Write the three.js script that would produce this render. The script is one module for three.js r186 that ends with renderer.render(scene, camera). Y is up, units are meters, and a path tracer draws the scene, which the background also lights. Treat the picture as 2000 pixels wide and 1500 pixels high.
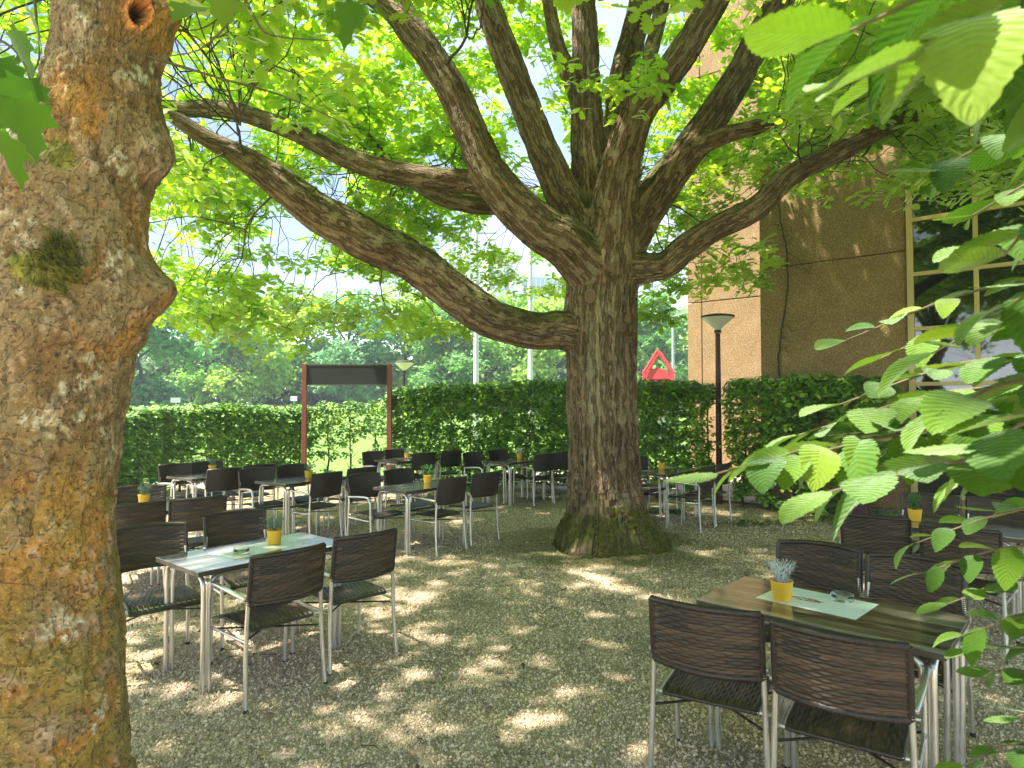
import * as THREE from 'three';
import { mergeGeometries } from 'three/addons/utils/BufferGeometryUtils.js';
import { RoundedBoxGeometry } from 'three/addons/geometries/RoundedBoxGeometry.js';

// ------------------------------------------------------------------ camera, sky, sun, exposure
const scene = new THREE.Scene();
const EYE = 1.744, PITCH = 0.0312, FOCAL = 1270;              // focal length in pixels of a 2000 x 1500 picture
const camera = new THREE.PerspectiveCamera(2 * Math.atan(750 / FOCAL) * 180 / Math.PI, 4 / 3, 0.05, 600);
camera.position.set(0, EYE, 0);
camera.rotation.set(PITCH, 0, 0);
camera.focus = 5.5;
camera.userData.fStop = 11;
const renderer = new THREE.WebGLRenderer();
renderer.toneMapping = THREE.LinearToneMapping;
renderer.toneMappingExposure = 8.8;
renderer.shadowMap.enabled = true;
const SUN = new THREE.Vector3(-0.55, 1.25, 0.12).normalize();
const sun = new THREE.DirectionalLight(new THREE.Color(1, 0.94, 0.88), 2.3);
sun.position.copy(SUN).multiplyScalar(60); sun.castShadow = true;
sun.shadow.camera.left = sun.shadow.camera.bottom = -30; sun.shadow.camera.right = sun.shadow.camera.top = 30; sun.shadow.camera.far = 150;
sun.shadow.mapSize.set(4096, 4096);
sun.shadow.radius = 2.2; scene.add(sun); scene.add(sun.target);

// ------------------------------------------------------------------ random numbers and noise
let seed = 12345;
const rnd = () => { seed |= 0; seed = seed + 0x6D2B79F5 | 0; let t = Math.imul(seed ^ seed >>> 15, 1 | seed); t = t + Math.imul(t ^ t >>> 7, 61 | t) ^ t; return ((t ^ t >>> 14) >>> 0) / 4294967296; };
const reseed = s => { seed = s; };
const rr = (a, b) => a + (b - a) * rnd();
const gauss = () => (rnd() + rnd() + rnd() + rnd() - 2) * 1.0;
const hash3 = (x, y, z) => { let h = Math.imul(x, 374761393) + Math.imul(y, 668265263) + Math.imul(z, 2147483647 ^ 0x5bd1e995) | 0; h = Math.imul(h ^ h >>> 13, 1274126177); h ^= h >>> 16; return (h >>> 0) / 4294967296; };
function n3(x, y, z) {                                        // value noise, 0..1
  const i = Math.floor(x), j = Math.floor(y), k = Math.floor(z);
  let a = x - i, b = y - j, c = z - k; a = a * a * (3 - 2 * a); b = b * b * (3 - 2 * b); c = c * c * (3 - 2 * c);
  const l = (p, q, t) => p + (q - p) * t;
  return l(l(l(hash3(i, j, k), hash3(i + 1, j, k), a), l(hash3(i, j + 1, k), hash3(i + 1, j + 1, k), a), b),
    l(l(hash3(i, j, k + 1), hash3(i + 1, j, k + 1), a), l(hash3(i, j + 1, k + 1), hash3(i + 1, j + 1, k + 1), a), b), c);
}
function fb(x, y, z, o = 4) { let s = 0, a = 0.5, t = 0; for (let i = 0; i < o; i++) { s += a * n3(x, y, z); t += a; x *= 2.03; y *= 2.03; z *= 2.03; a *= 0.5; } return s / t; }
const sm = (a, b, x) => { const t = Math.min(1, Math.max(0, (x - a) / (b - a))); return t * t * (3 - 2 * t); };
const mix = (a, b, t) => a + (b - a) * t;
const mix3 = (a, b, t) => [mix(a[0], b[0], t), mix(a[1], b[1], t), mix(a[2], b[2], t)];
// noise that repeats after p cells in x and y
function tile2(x, y, p, s = 0) {
  const i = Math.floor(x), j = Math.floor(y); let a = x - i, b = y - j; a = a * a * (3 - 2 * a); b = b * b * (3 - 2 * b);
  const w = v => ((v % p) + p) % p, h = (q, r) => hash3(w(q), w(r), s);
  return mix(mix(h(i, j), h(i + 1, j), a), mix(h(i, j + 1), h(i + 1, j + 1), a), b);
}
function tileXY(x, y, px, py, s = 0) {                          // the same with its own period each way
  const i = Math.floor(x), j = Math.floor(y); let a = x - i, b = y - j; a = a * a * (3 - 2 * a); b = b * b * (3 - 2 * b);
  const h = (q, r) => hash3(((q % px) + px) % px, ((r % py) + py) % py, s);
  return mix(mix(h(i, j), h(i + 1, j), a), mix(h(i, j + 1), h(i + 1, j + 1), a), b);
}
function tfb(u, v, p, o, s) { let r = 0, a = 0.5, t = 0; for (let i = 0; i < o; i++) { r += a * tile2(u * p, v * p, p, s + i); t += a; p *= 2; a *= 0.5; } return r / t; }

// the sky: clear blue with thin bright cloud
{
  const W = 512, H = 256, d = new Float32Array(W * H * 4);
  for (let j = 0; j < H; j++) for (let i = 0; i < W; i++) {
    const el = ((j + 0.5) / H - 0.5) * Math.PI, az = (i + 0.5) / W * Math.PI * 2, x = Math.cos(el) * Math.cos(az), y = Math.sin(el), z = Math.cos(el) * Math.sin(az);
    let c = mix3(mix3([1.1, 1.15, 1.2], [0.085, 0.118, 0.172], sm(0, 0.19, y)), mix3([0.040, 0.068, 0.126], [0.043, 0.074, 0.14], sm(0.5, 1, y)), sm(0.12, 0.47, y));
    const k = 1 / (Math.max(y, 0) + 0.25), cl = sm(0.46, 0.72, fb(x * k * 1.6 + 3, z * k * 1.6 + 7, 2, 5));
    c = mix3(c, [0.17, 0.185, 0.2], cl * 0.5);
    if (y < 0) c = [0.25, 0.3, 0.18];
    d.set([c[0], c[1], c[2], 1], (j * W + i) * 4);
  }
  const t = new THREE.DataTexture(d, W, H, THREE.RGBAFormat, THREE.FloatType);
  t.mapping = THREE.EquirectangularReflectionMapping; t.magFilter = t.minFilter = THREE.LinearFilter; t.needsUpdate = true;
  scene.background = t; scene.environment = t;
}

// ------------------------------------------------------------------ helpers
const V = (x, y, z) => new THREE.Vector3(x, y, z);
// the point that stands at a pixel of the photograph, that far along the line of sight's axis
function at(px, py, depth) {
  const x = (px - 1000) / FOCAL, y = (750 - py) / FOCAL, c = Math.cos(PITCH), s = Math.sin(PITCH);
  return V(x * depth, EYE + depth * (y * c + s), -depth * (c - y * s));
}
function dtex(W, H, fn, srgb = false) {
  const d = new Uint8Array(W * H * 4);
  for (let j = 0; j < H; j++) for (let i = 0; i < W; i++) {
    let c = fn((i + 0.5) / W, (j + 0.5) / H); if (typeof c === 'number') c = [c, c, c];
    const o = (j * W + i) * 4;
    for (let k = 0; k < 3; k++) { let v = Math.min(1, Math.max(0, c[k])); if (srgb) v = v <= 0.0031308 ? v * 12.92 : 1.055 * Math.pow(v, 1 / 2.4) - 0.055; d[o + k] = v * 255 + 0.5; }
    d[o + 3] = 255;
  }
  const t = new THREE.DataTexture(d, W, H, THREE.RGBAFormat); t.wrapS = t.wrapT = THREE.RepeatWrapping;
  t.magFilter = THREE.LinearFilter; t.minFilter = THREE.LinearMipmapLinearFilter; t.generateMipmaps = true;
  if (srgb) t.colorSpace = THREE.SRGBColorSpace;
  t.needsUpdate = true; return t;
}
const lin = (r, g, b) => new THREE.Color().setRGB(r, g, b);
const std = o => new THREE.MeshStandardMaterial(o), phy = o => new THREE.MeshPhysicalMaterial(o);
const taken = {};
function numbered(n) { const k = taken[n] = (taken[n] ?? -1) + 1; return k ? n + '_' + String(k).padStart(3, '0') : n; }
function tag(o, label, category, group, kind) { o.userData.label = label; if (category) o.userData.category = category; if (group) o.userData.group = group; if (kind) o.userData.kind = kind; return o; }
function thing(name, label, category, pos = [0, 0, 0], turn = 0, group) {
  const g = new THREE.Group(); g.name = numbered(name); g.position.set(...pos); g.rotation.y = turn; scene.add(g); return tag(g, label, category, group);
}
function mesh(name, geo, mat, parent = scene) {
  if (Array.isArray(geo)) geo = merge(geo);
  const m = new THREE.Mesh(geo, mat); m.name = parent === scene ? numbered(name) : name; m.castShadow = m.receiveShadow = true; parent.add(m); return m;
}
function merge(list) {
  list = list.map(g => { g = g.index ? g.toNonIndexed() : g; for (const k of Object.keys(g.attributes)) if (!['position', 'normal', 'uv', 'color'].includes(k)) g.deleteAttribute(k); return g; });
  const all = list.every(g => g.attributes.color); if (!all) list.forEach(g => g.deleteAttribute('color'));
  return mergeGeometries(list);
}
const box = (w, h, d, x = 0, y = 0, z = 0) => new THREE.BoxGeometry(w, h, d).translate(x, y, z);
const rbox = (w, h, d, x = 0, y = 0, z = 0, r = 0.004) => new RoundedBoxGeometry(w, h, d, 2, r).translate(x, y, z);
const cyl = (r0, r1, h, x = 0, y = 0, z = 0, n = 16) => new THREE.CylinderGeometry(r1, r0, h, n).translate(x, y + h / 2, z);
// a tube along points, radius a number or one for each point
function tube(pts, rad, sides = 8, closed = true) {
  const n = pts.length, P = [], N = [], U = [], I = []; let up = null, run = 0;
  for (let i = 0; i < n; i++) {
    const t = pts[Math.min(n - 1, i + 1)].clone().sub(pts[Math.max(0, i - 1)]).normalize();
    if (!up) { up = Math.abs(t.y) < 0.9 ? V(0, 1, 0) : V(1, 0, 0); }
    up = up.clone().addScaledVector(t, -up.dot(t)).normalize(); const b = t.clone().cross(up), r = typeof rad === 'number' ? rad : rad[i];
    if (i) run += pts[i].distanceTo(pts[i - 1]);
    for (let k = 0; k <= sides; k++) { const a = k / sides * Math.PI * 2, d = up.clone().multiplyScalar(Math.cos(a)).addScaledVector(b, Math.sin(a)); P.push(pts[i].x + d.x * r, pts[i].y + d.y * r, pts[i].z + d.z * r); N.push(d.x, d.y, d.z); U.push(k / sides, run); }
  }
  for (let i = 0; i < n - 1; i++) for (let k = 0; k < sides; k++) { const a = i * (sides + 1) + k, c = a + sides + 1; I.push(a, a + 1, c, a + 1, c + 1, c); }
  if (closed) for (const e of [0, n - 1]) { const c = P.length / 3; P.push(pts[e].x, pts[e].y, pts[e].z); const t = pts[Math.min(n - 1, e + 1)].clone().sub(pts[Math.max(0, e - 1)]).normalize().multiplyScalar(e ? 1 : -1); N.push(t.x, t.y, t.z); U.push(0, 0); for (let k = 0; k < sides; k++) { const a = e * (sides + 1) + k; e ? I.push(c, a, a + 1) : I.push(c, a + 1, a); } }
  const g = new THREE.BufferGeometry(); g.setAttribute('position', new THREE.Float32BufferAttribute(P, 3)); g.setAttribute('normal', new THREE.Float32BufferAttribute(N, 3)); g.setAttribute('uv', new THREE.Float32BufferAttribute(U, 2)); g.setIndex(I); return g;
}
const curve = (pts, n) => new THREE.CatmullRomCurve3(pts, false, 'centripetal').getPoints(n);
function geoOf(P, I, U, C) { const g = new THREE.BufferGeometry(); g.setAttribute('position', new THREE.Float32BufferAttribute(P, 3)); g.setAttribute('uv', new THREE.Float32BufferAttribute(U || new Float32Array(P.length / 3 * 2), 2)); if (C) g.setAttribute('color', new THREE.Float32BufferAttribute(C, 3)); g.setIndex(I); g.computeVertexNormals(); return g; }
const UPV = V(0, 1, 0);
function instanced(name, geo, mat, list, parent) {            // list of [Matrix4, Color]
  const m = new THREE.InstancedMesh(geo, mat, list.length); m.name = parent === scene ? numbered(name) : name;
  list.forEach(([q, c], i) => { m.setMatrixAt(i, q); if (c) m.setColorAt(i, c); });
  m.castShadow = m.receiveShadow = true; m.userData.kind = 'stuff'; parent.add(m); return m;
}
const M4 = (p, q, s) => new THREE.Matrix4().compose(p, q, typeof s === 'number' ? V(s, s, s) : s);
const EUL = (x, y, z, o = 'YXZ') => new THREE.Quaternion().setFromEuler(new THREE.Euler(x, y, z, o));
const stage = s => console.log(s);
// ------------------------------------------------------------------ materials
// a leaf blade: outline given as half-widths along the midrib, folded a little at the midrib and bent along it
function leafGeo(len, prof, { fold = 0.25, droop = 0.25, serr = 0, cols = 1, pleat = 0, twist = 0 } = {}) {
  const n = prof.length, P = [], U = [], I = [], w = cols * 2 + 1;
  for (let i = 0; i < n; i++) {
    const t = i / (n - 1), hw = prof[i] * len * (1 + (serr ? serr * (i % 2 ? 1 : -1) : 0)), y0 = -droop * len * t * t;
    for (let k = -cols; k <= cols; k++) {
      const s = k / cols, back = serr || pleat ? Math.abs(s) * 0.10 * len : 0;
      const pl = pleat ? pleat * len * Math.sin(t * 40 ) * Math.abs(s) : 0, tw = twist * t * s * hw;
      P.push(s * hw, y0 + Math.abs(s) * hw * fold + pl + tw, t * len + back * Math.sin(Math.PI * t)); U.push(s * 0.5 + 0.5, t);
    }
  }
  for (let i = 0; i < n - 1; i++) for (let k = 0; k < w - 1; k++) { const a = i * w + k; I.push(a, a + w, a + 1, a + 1, a + w, a + w + 1); }
  return geoOf(P, I, U);
}
const OAK = [0.0, 0.10, 0.09, 0.2, 0.13, 0.28, 0.17, 0.33, 0.2, 0.24, 0.02];
const HORN = [0.02, 0.17, 0.26, 0.3, 0.3, 0.27, 0.19, 0.02];
const place = (g, p, q, s = 1) => g.clone().applyMatrix4(M4(p, q, s));
const leafMat = (o = {}) => phy({ color: 0xffffff, roughness: 0.88, transmission: 0.5, thickness: 0, ior: 1.4, side: THREE.DoubleSide, ...o });
const M = {};
M.oakLeaf = leafMat({ transmission: 0.76, roughness: 0.93 });
M.hedgeLeaf = leafMat({ roughness: 0.62, transmission: 0.4 });
M.farLeaf = leafMat({ roughness: 0.95, transmission: 0.5 });
// hornbeam and maple blades: paler veins are printed in the blade
M.bladeTex = dtex(256, 256, (u, v) => {
  const s = Math.abs(u - 0.5) * 2, mid = 1 - sm(0.0, 0.05, s), ph = (v * 13 - s * 2.2), f = Math.abs(ph - Math.round(ph)), vein = (1 - sm(0.02, 0.12, f)) * (1 - s * 0.5);
  const k = 0.86 + 0.26 * tfb(u, v, 8, 4, 5) + 0.12 * Math.max(mid, vein * 0.45); return [k * 0.97, k * 0.94, k * 0.85];
}, true);
M.bladeBump = dtex(256, 256, (u, v) => { const s = Math.abs(u - 0.5) * 2, ph = (v * 13 - s * 2.2), f = Math.abs(ph - Math.round(ph)) * 2; return 0.2 + 0.6 * sm(0, 1, f) - 0.2 * (1 - sm(0, 0.08, s)); });
const blades = [[0.085, 0.205, 0.008], [0.135, 0.27, 0.01], [0.055, 0.15, 0.007], [0.21, 0.33, 0.016]].map(c => leafMat({ color: lin(...c), map: M.bladeTex, bumpMap: M.bladeBump, bumpScale: 0.0011, roughness: 0.82, specularIntensity: 0.5, transmission: 0.52 }));
const alu = std({ color: lin(0.72, 0.71, 0.68), metalness: 0.92, roughness: 0.36 });
const aluTex = dtex(128, 256, (u, v) => 0.3 + 0.5 * tfb(u, v, 8, 4, 33)); alu.roughnessMap = aluTex; alu.roughness = 0.62;
const rubber = std({ color: lin(0.02, 0.02, 0.02), roughness: 0.8 });
// wicker: flat plastic strands; the geometry carries the weave, the vertex colours the tone of each strand
const wicker = std({ color: 0xffffff, vertexColors: true, roughness: 0.4 });
const weaveBump = dtex(128, 128, (u, v) => { const r = v * 4, w = u * 4, a = Math.abs(Math.sin(Math.PI * r)), s = ((Math.floor(r) + Math.floor(w)) % 2 ? 1 : -1) * Math.abs(Math.sin(Math.PI * w)); return Math.sqrt(a) * (0.5 + 0.5 * s); });
const wickerFar = std({ color: lin(0.034, 0.024, 0.017), roughness: 0.45, bumpMap: weaveBump, bumpScale: 0.004 });
const brace = std({ color: lin(0.03, 0.03, 0.03), roughness: 0.5, metalness: 0.3 });
// table tops: grey brown wood print under a smooth lacquer
const woodTex = dtex(1024, 512, (u, v) => {
  const g = tfb(u, v * 4, 4, 3, 3), s = n3(u * 4, v * 90, 1), l = n3(u * 5, v * 34, 9), b = n3(u * 2.2, v * 13, 4);
  const k = 0.62 + 0.8 * (s - 0.5) + 1.3 * (l - 0.5) + 1.2 * (b - 0.5) + 0.3 * (g - 0.5); return [0.18 * k, 0.165 * k, 0.12 * k].map(x => Math.max(0.012, x));
}, true);
const woodTop = phy({ map: woodTex, roughness: 0.22, clearcoat: 0.8, clearcoatRoughness: 0.1, bumpMap: dtex(256, 256, (u, v) => n3(u * 8, v * 120, 3)), bumpScale: 0.0004 });
const woodEdge = std({ color: lin(0.07, 0.055, 0.04), roughness: 0.5 });
const potYellow = std({ color: lin(0.86, 0.50, 0.035), roughness: 0.4 });
const soil = std({ color: lin(0.03, 0.022, 0.015), roughness: 1 });
const glass = phy({ color: 0xffffff, transmission: 1, thickness: 0.01, ior: 1.5, roughness: 0.02 });
const grain = dtex(512, 512, (u, v) => 0.75 + 0.35 * tfb(u, v, 16, 5, 2), true);
const rust = std({ color: lin(0.2, 0.055, 0.03), roughness: 0.6, map: grain });
const lampBrown = std({ color: lin(0.07, 0.022, 0.015), roughness: 0.45, map: grain });
// exposed aggregate concrete
const pebbleCells = (u, v, p, s) => { let best = 9, id = 0; const i = Math.floor(u * p), j = Math.floor(v * p); for (let a = -1; a < 2; a++) for (let b = -1; b < 2; b++) { const ci = ((i + a) % p + p) % p, cj = ((j + b) % p + p) % p; const dx = i + a + hash3(ci, cj, s) - u * p, dy = j + b + hash3(ci, cj, s + 1) - v * p, d = dx * dx + dy * dy; if (d < best) { best = d; id = hash3(ci, cj, s + 2); } } return [Math.sqrt(best), id]; };
const aggTex = dtex(1024, 1024, (u, v) => { const [d, id] = pebbleCells(u, v, 64, 11); const base = [0.30, 0.18, 0.075], stones = id < 0.3 ? [0.42, 0.28, 0.13] : id < 0.6 ? [0.25, 0.14, 0.05] : id < 0.85 ? [0.36, 0.23, 0.10] : [0.55, 0.45, 0.30]; const k = 0.85 + 0.3 * tfb(u, v, 4, 5, 21); const c = mix3(stones, base, sm(0.34, 0.5, d)); return c.map(x => x * k); }, true);
const aggBump = dtex(1024, 1024, (u, v) => { const [d] = pebbleCells(u, v, 64, 11); return 1 - sm(0.1, 0.55, d); });
const concrete = std({ map: aggTex, bumpMap: aggBump, bumpScale: 0.006, roughness: 0.9 });
const frameYellow = std({ color: lin(0.62, 0.46, 0.19), roughness: 0.4 });
// gravel
const gravTex = dtex(1024, 1024, (u, v) => { const [d, id] = pebbleCells(u, v, 150, 31); const t = id < 0.25 ? [0.46, 0.40, 0.29] : id < 0.55 ? [0.62, 0.56, 0.44] : id < 0.85 ? [0.54, 0.48, 0.36] : [0.72, 0.67, 0.56]; const k = (0.8 + 0.4 * tfb(u, v, 6, 5, 41)); return mix3(t, [0.34, 0.29, 0.20], sm(0.4, 0.62, d)).map(x => x * k); }, true);
const gravBump = dtex(1024, 1024, (u, v) => { const [d, id] = pebbleCells(u, v, 150, 31); return (1 - sm(0.1, 0.6, d)) * (0.5 + 0.5 * id); });
const gravel = std({ map: gravTex, bumpMap: gravBump, bumpScale: 0.012, vertexColors: true, roughness: 0.95 });
stage('materials');
// ------------------------------------------------------------------ ground
function sheet(name, x0, x1, z0, z1, y, nx, nz, mat, colorFn, uvs, hFn) {
  const P = [], U = [], C = [], I = [];
  for (let j = 0; j <= nz; j++) for (let i = 0; i <= nx; i++) { const x = mix(x0, x1, i / nx), z = mix(z0, z1, j / nz); P.push(x, y + (hFn ? hFn(x, z) : 0), z); U.push(x / uvs, -z / uvs); const c = colorFn ? colorFn(x, z) : [1, 1, 1]; C.push(...c); }
  for (let j = 0; j < nz; j++) for (let i = 0; i < nx; i++) { const a = j * (nx + 1) + i, b = a + nx + 1; I.push(a, b, a + 1, a + 1, b, b + 1); }
  const m = mesh(name, geoOf(P, I, U, C), mat); m.userData.kind = 'structure'; return m;
}
const TRUNK = at(1184, 1090, 8.1); TRUNK.y = 0;
// greenish algae and brown humus lie in patches between the stones, thickest round the oak's foot
function soilTint(x, z) {
  const n = fb(x * 0.55, z * 0.55, 5, 4), m = fb(x * 1.9, z * 1.9, 9, 4), r = Math.hypot(x - TRUNK.x, z - TRUNK.z);
  const near = sm(0.40, 0.62, m + 0.30 * (1 - sm(0.5, 1.7, r))) * (1 - sm(0.9, 1.9, r));
  let c = mix3([1.15, 1.01, 0.92], [1.06, 0.93, 0.62], sm(0.50, 0.68, n)); c = mix3(c, [0.8, 0.74, 0.62], 0.8 * sm(0.55, 0.7, m)); return mix3(c, [0.40, 0.40, 0.18], 0.85 * near);
}
const ground = sheet('ground', -12, 9, -14.6, 11, 0, 300, 330, gravel, soilTint, 1.3, (x, z) => 0.02 * (fb(x * 1.1, z * 1.1, 3, 3) - 0.5) * 2);
tag(ground, 'beige crushed gravel floor of the garden with green algae patches');
const turf = std({ color: lin(0.13, 0.22, 0.035), roughness: 1, map: dtex(512, 512, (u, v) => { const k = 0.55 + 0.9 * tfb(u, v, 24, 4, 7); return [k, k, k * 0.9]; }, true) });
const lawn = mesh('lawn', (() => { const g = new THREE.PlaneGeometry(900, 900, 150, 150).rotateX(-Math.PI / 2), p = g.attributes.position; for (let i = 0; i < p.count; i++) { const d = Math.hypot(p.getX(i), p.getZ(i)); p.setY(i, -0.03 + 1.35 * sm(19, 46, d) * (p.getZ(i) < -8 ? 1 : 0)); } g.attributes.uv.array.forEach((v, i, a) => a[i] = v * 300); g.computeVertexNormals(); return g; })(), turf);
lawn.userData.kind = 'structure'; tag(lawn, 'sunlit mown lawn rising gently beyond the hedge');

// the building: two offset blocks of aggregate concrete slabs, then a glazed bay
const WD = V(0.774, 0, 0.633), WN = V(-0.633, 0, 0.774);       // along the wall towards the right, and out of it
const wallYaw = Math.atan2(-WD.z, WD.x), CORNER = V(4.6, 0, -12);
function wallGroup(name, label, origin, cat) { return thing(name, label, cat, [origin.x, 0, origin.z], wallYaw); }   // local x along the wall, z out of it
const uvBox = (w, h, d, x, y, z, s = 1) => { const g = new RoundedBoxGeometry(w, h, d, 2, 0.012), p = g.attributes.position, n = g.attributes.normal, u = g.attributes.uv; for (let i = 0; i < p.count; i++) { const a = Math.abs(n.getX(i)) > 0.7 ? p.getZ(i) : p.getX(i); u.setXY(i, (a + x) * s, (p.getY(i) + y) * s); } return g.translate(x, y, z); };
{
  const b = wallGroup('concrete_building', 'brown exposed aggregate concrete building with a tall gridded window bay', CORNER, 'building');
  // inner wall behind the slabs, then slabs with open joints between
  mesh('wall', [box(9.6, 13, 4, 4.8, 6.5, -2.1)], std({ color: lin(0.05, 0.045, 0.04), roughness: 1 }), b);
  const rows = [[0, 4.24], [4.252, 9.4], [9.412, 13]];
  for (const [y0, y1] of rows) { const m = mesh('panel', uvBox(2.34, y1 - y0, 0.1, 1.17, (y0 + y1) / 2, -0.05), concrete, b); m.userData.label = 'aggregate concrete slab between open joints'; }
  mesh('panel', uvBox(4, 0.28, 0.1, 4.4, 0.14, -0.05), concrete, b);
  // window bay
  const x0 = 2.4, y0 = 0.3, cw = 0.87, ch = 0.885, cols = 7, nr = 14;
  const paneMat = phy({ color: lin(0.012, 0.016, 0.014), roughness: 0.03, ior: 2.1, specularIntensity: 1 });
  const wf = mesh('window_frame', [
    ...Array.from({ length: cols + 1 }, (_, i) => rbox(i ? 0.065 : 0.09, nr * ch, 0.09, x0 + i * cw, y0 + nr * ch / 2, 0.0)),
    ...Array.from({ length: nr + 1 }, (_, j) => rbox(cols * cw - 0.02, 0.06, 0.084, x0 + cols * cw / 2, y0 + j * ch, 0.0))], frameYellow, b);
  const pg = new THREE.BoxGeometry(cw - 0.05, ch - 0.045, 0.012);
  reseed(55);
  for (let i = 0; i < cols; i++) for (let j = 0; j < nr; j++) { const p = mesh('pane', pg, paneMat, b); p.position.set(x0 + (i + 0.5) * cw, y0 + (j + 0.5) * ch, -0.012); p.rotation.set(gauss() * 0.004, gauss() * 0.006, 0); }
  // thin steel edge where slab and bay meet
  mesh('edge_strip', box(0.03, 13, 0.05, 2.353, 6.5, 0.0), std({ color: lin(0.1, 0.08, 0.05), roughness: 0.5 }), b);
}
{
  const o = at(1487, 800, 15).clone(); o.y = 0;
  const b = wallGroup('concrete_wing', 'sunlit orange aggregate concrete wing set back behind the lamp', o, 'building');
  mesh('wall', box(5.7, 13, 3, 1.14, 6.5, -1.6), std({ color: lin(0.05, 0.045, 0.04), roughness: 1 }), b);
  for (const [y0, y1] of [[0, 4.24], [4.262, 9.85], [9.872, 13]]) for (const [xa, xb] of [[-1.78, -1.42], [-1.402, 4.0]]) mesh('panel', uvBox(xb - xa, y1 - y0, 0.1, (xa + xb) / 2, (y0 + y1) / 2, -0.05), concrete, b);
}
// dead creeper stems on the slab
{
  reseed(77);
  const t = thing('wall_creeper', 'dry leafless creeper stem climbing the brown concrete slab', 'creeper', [0, 0, 0]);
  const wp = (u, y) => CORNER.clone().addScaledVector(WD, u).addScaledVector(WN, 0.018).setY(y);
  const mat = std({ color: lin(0.07, 0.055, 0.035), roughness: 0.9 }), dry = std({ color: lin(0.42, 0.36, 0.26), roughness: 0.9 });
  const main = []; for (let y = 1.9; y < 6.4; y += 0.12) main.push(wp(0.42 + 0.09 * Math.sin(y * 1.9) + gauss() * 0.015, y));
  mesh('stem', tube(main, main.map((_, i) => 0.016 - 0.0002 * i), 5), mat, t);
  for (let k = 0; k < 16; k++) { const y = rr(2.1, 5.2), s = rnd() < 0.5 ? -1 : 1, p = [wp(0.42 + 0.09 * Math.sin(y * 1.9), y)]; let u = 0.42 + 0.09 * Math.sin(y * 1.9), yy = y; const n = 3 + rnd() * 5 | 0; for (let i = 0; i < n; i++) { u += s * rr(0.03, 0.09); yy += rr(-0.1, 0.03); p.push(wp(u, yy)); } mesh('twig', tube(p, p.map((_, i) => 0.006 - 0.0005 * i), 4), k % 3 ? dry : mat, t); }
}
// paving by the building
const pave = std({ color: lin(0.46, 0.37, 0.32), roughness: 0.9, map: grain });
{
  const g = new THREE.PlaneGeometry(11, 3.9).rotateX(-Math.PI / 2); g.attributes.uv.array.forEach((v, i, a) => a[i] = v * 6);
  const m = mesh('pavement', g, pave); m.position.copy(CORNER).addScaledVector(WD, -1.2).addScaledVector(WN, -1.2).setY(0.028); m.rotation.y = wallYaw; m.userData.kind = 'structure'; tag(m, 'pale pinkish paved walk along the concrete building');
}
stage('setting');
const CROWN_SPRAYS = 1060;
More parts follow.
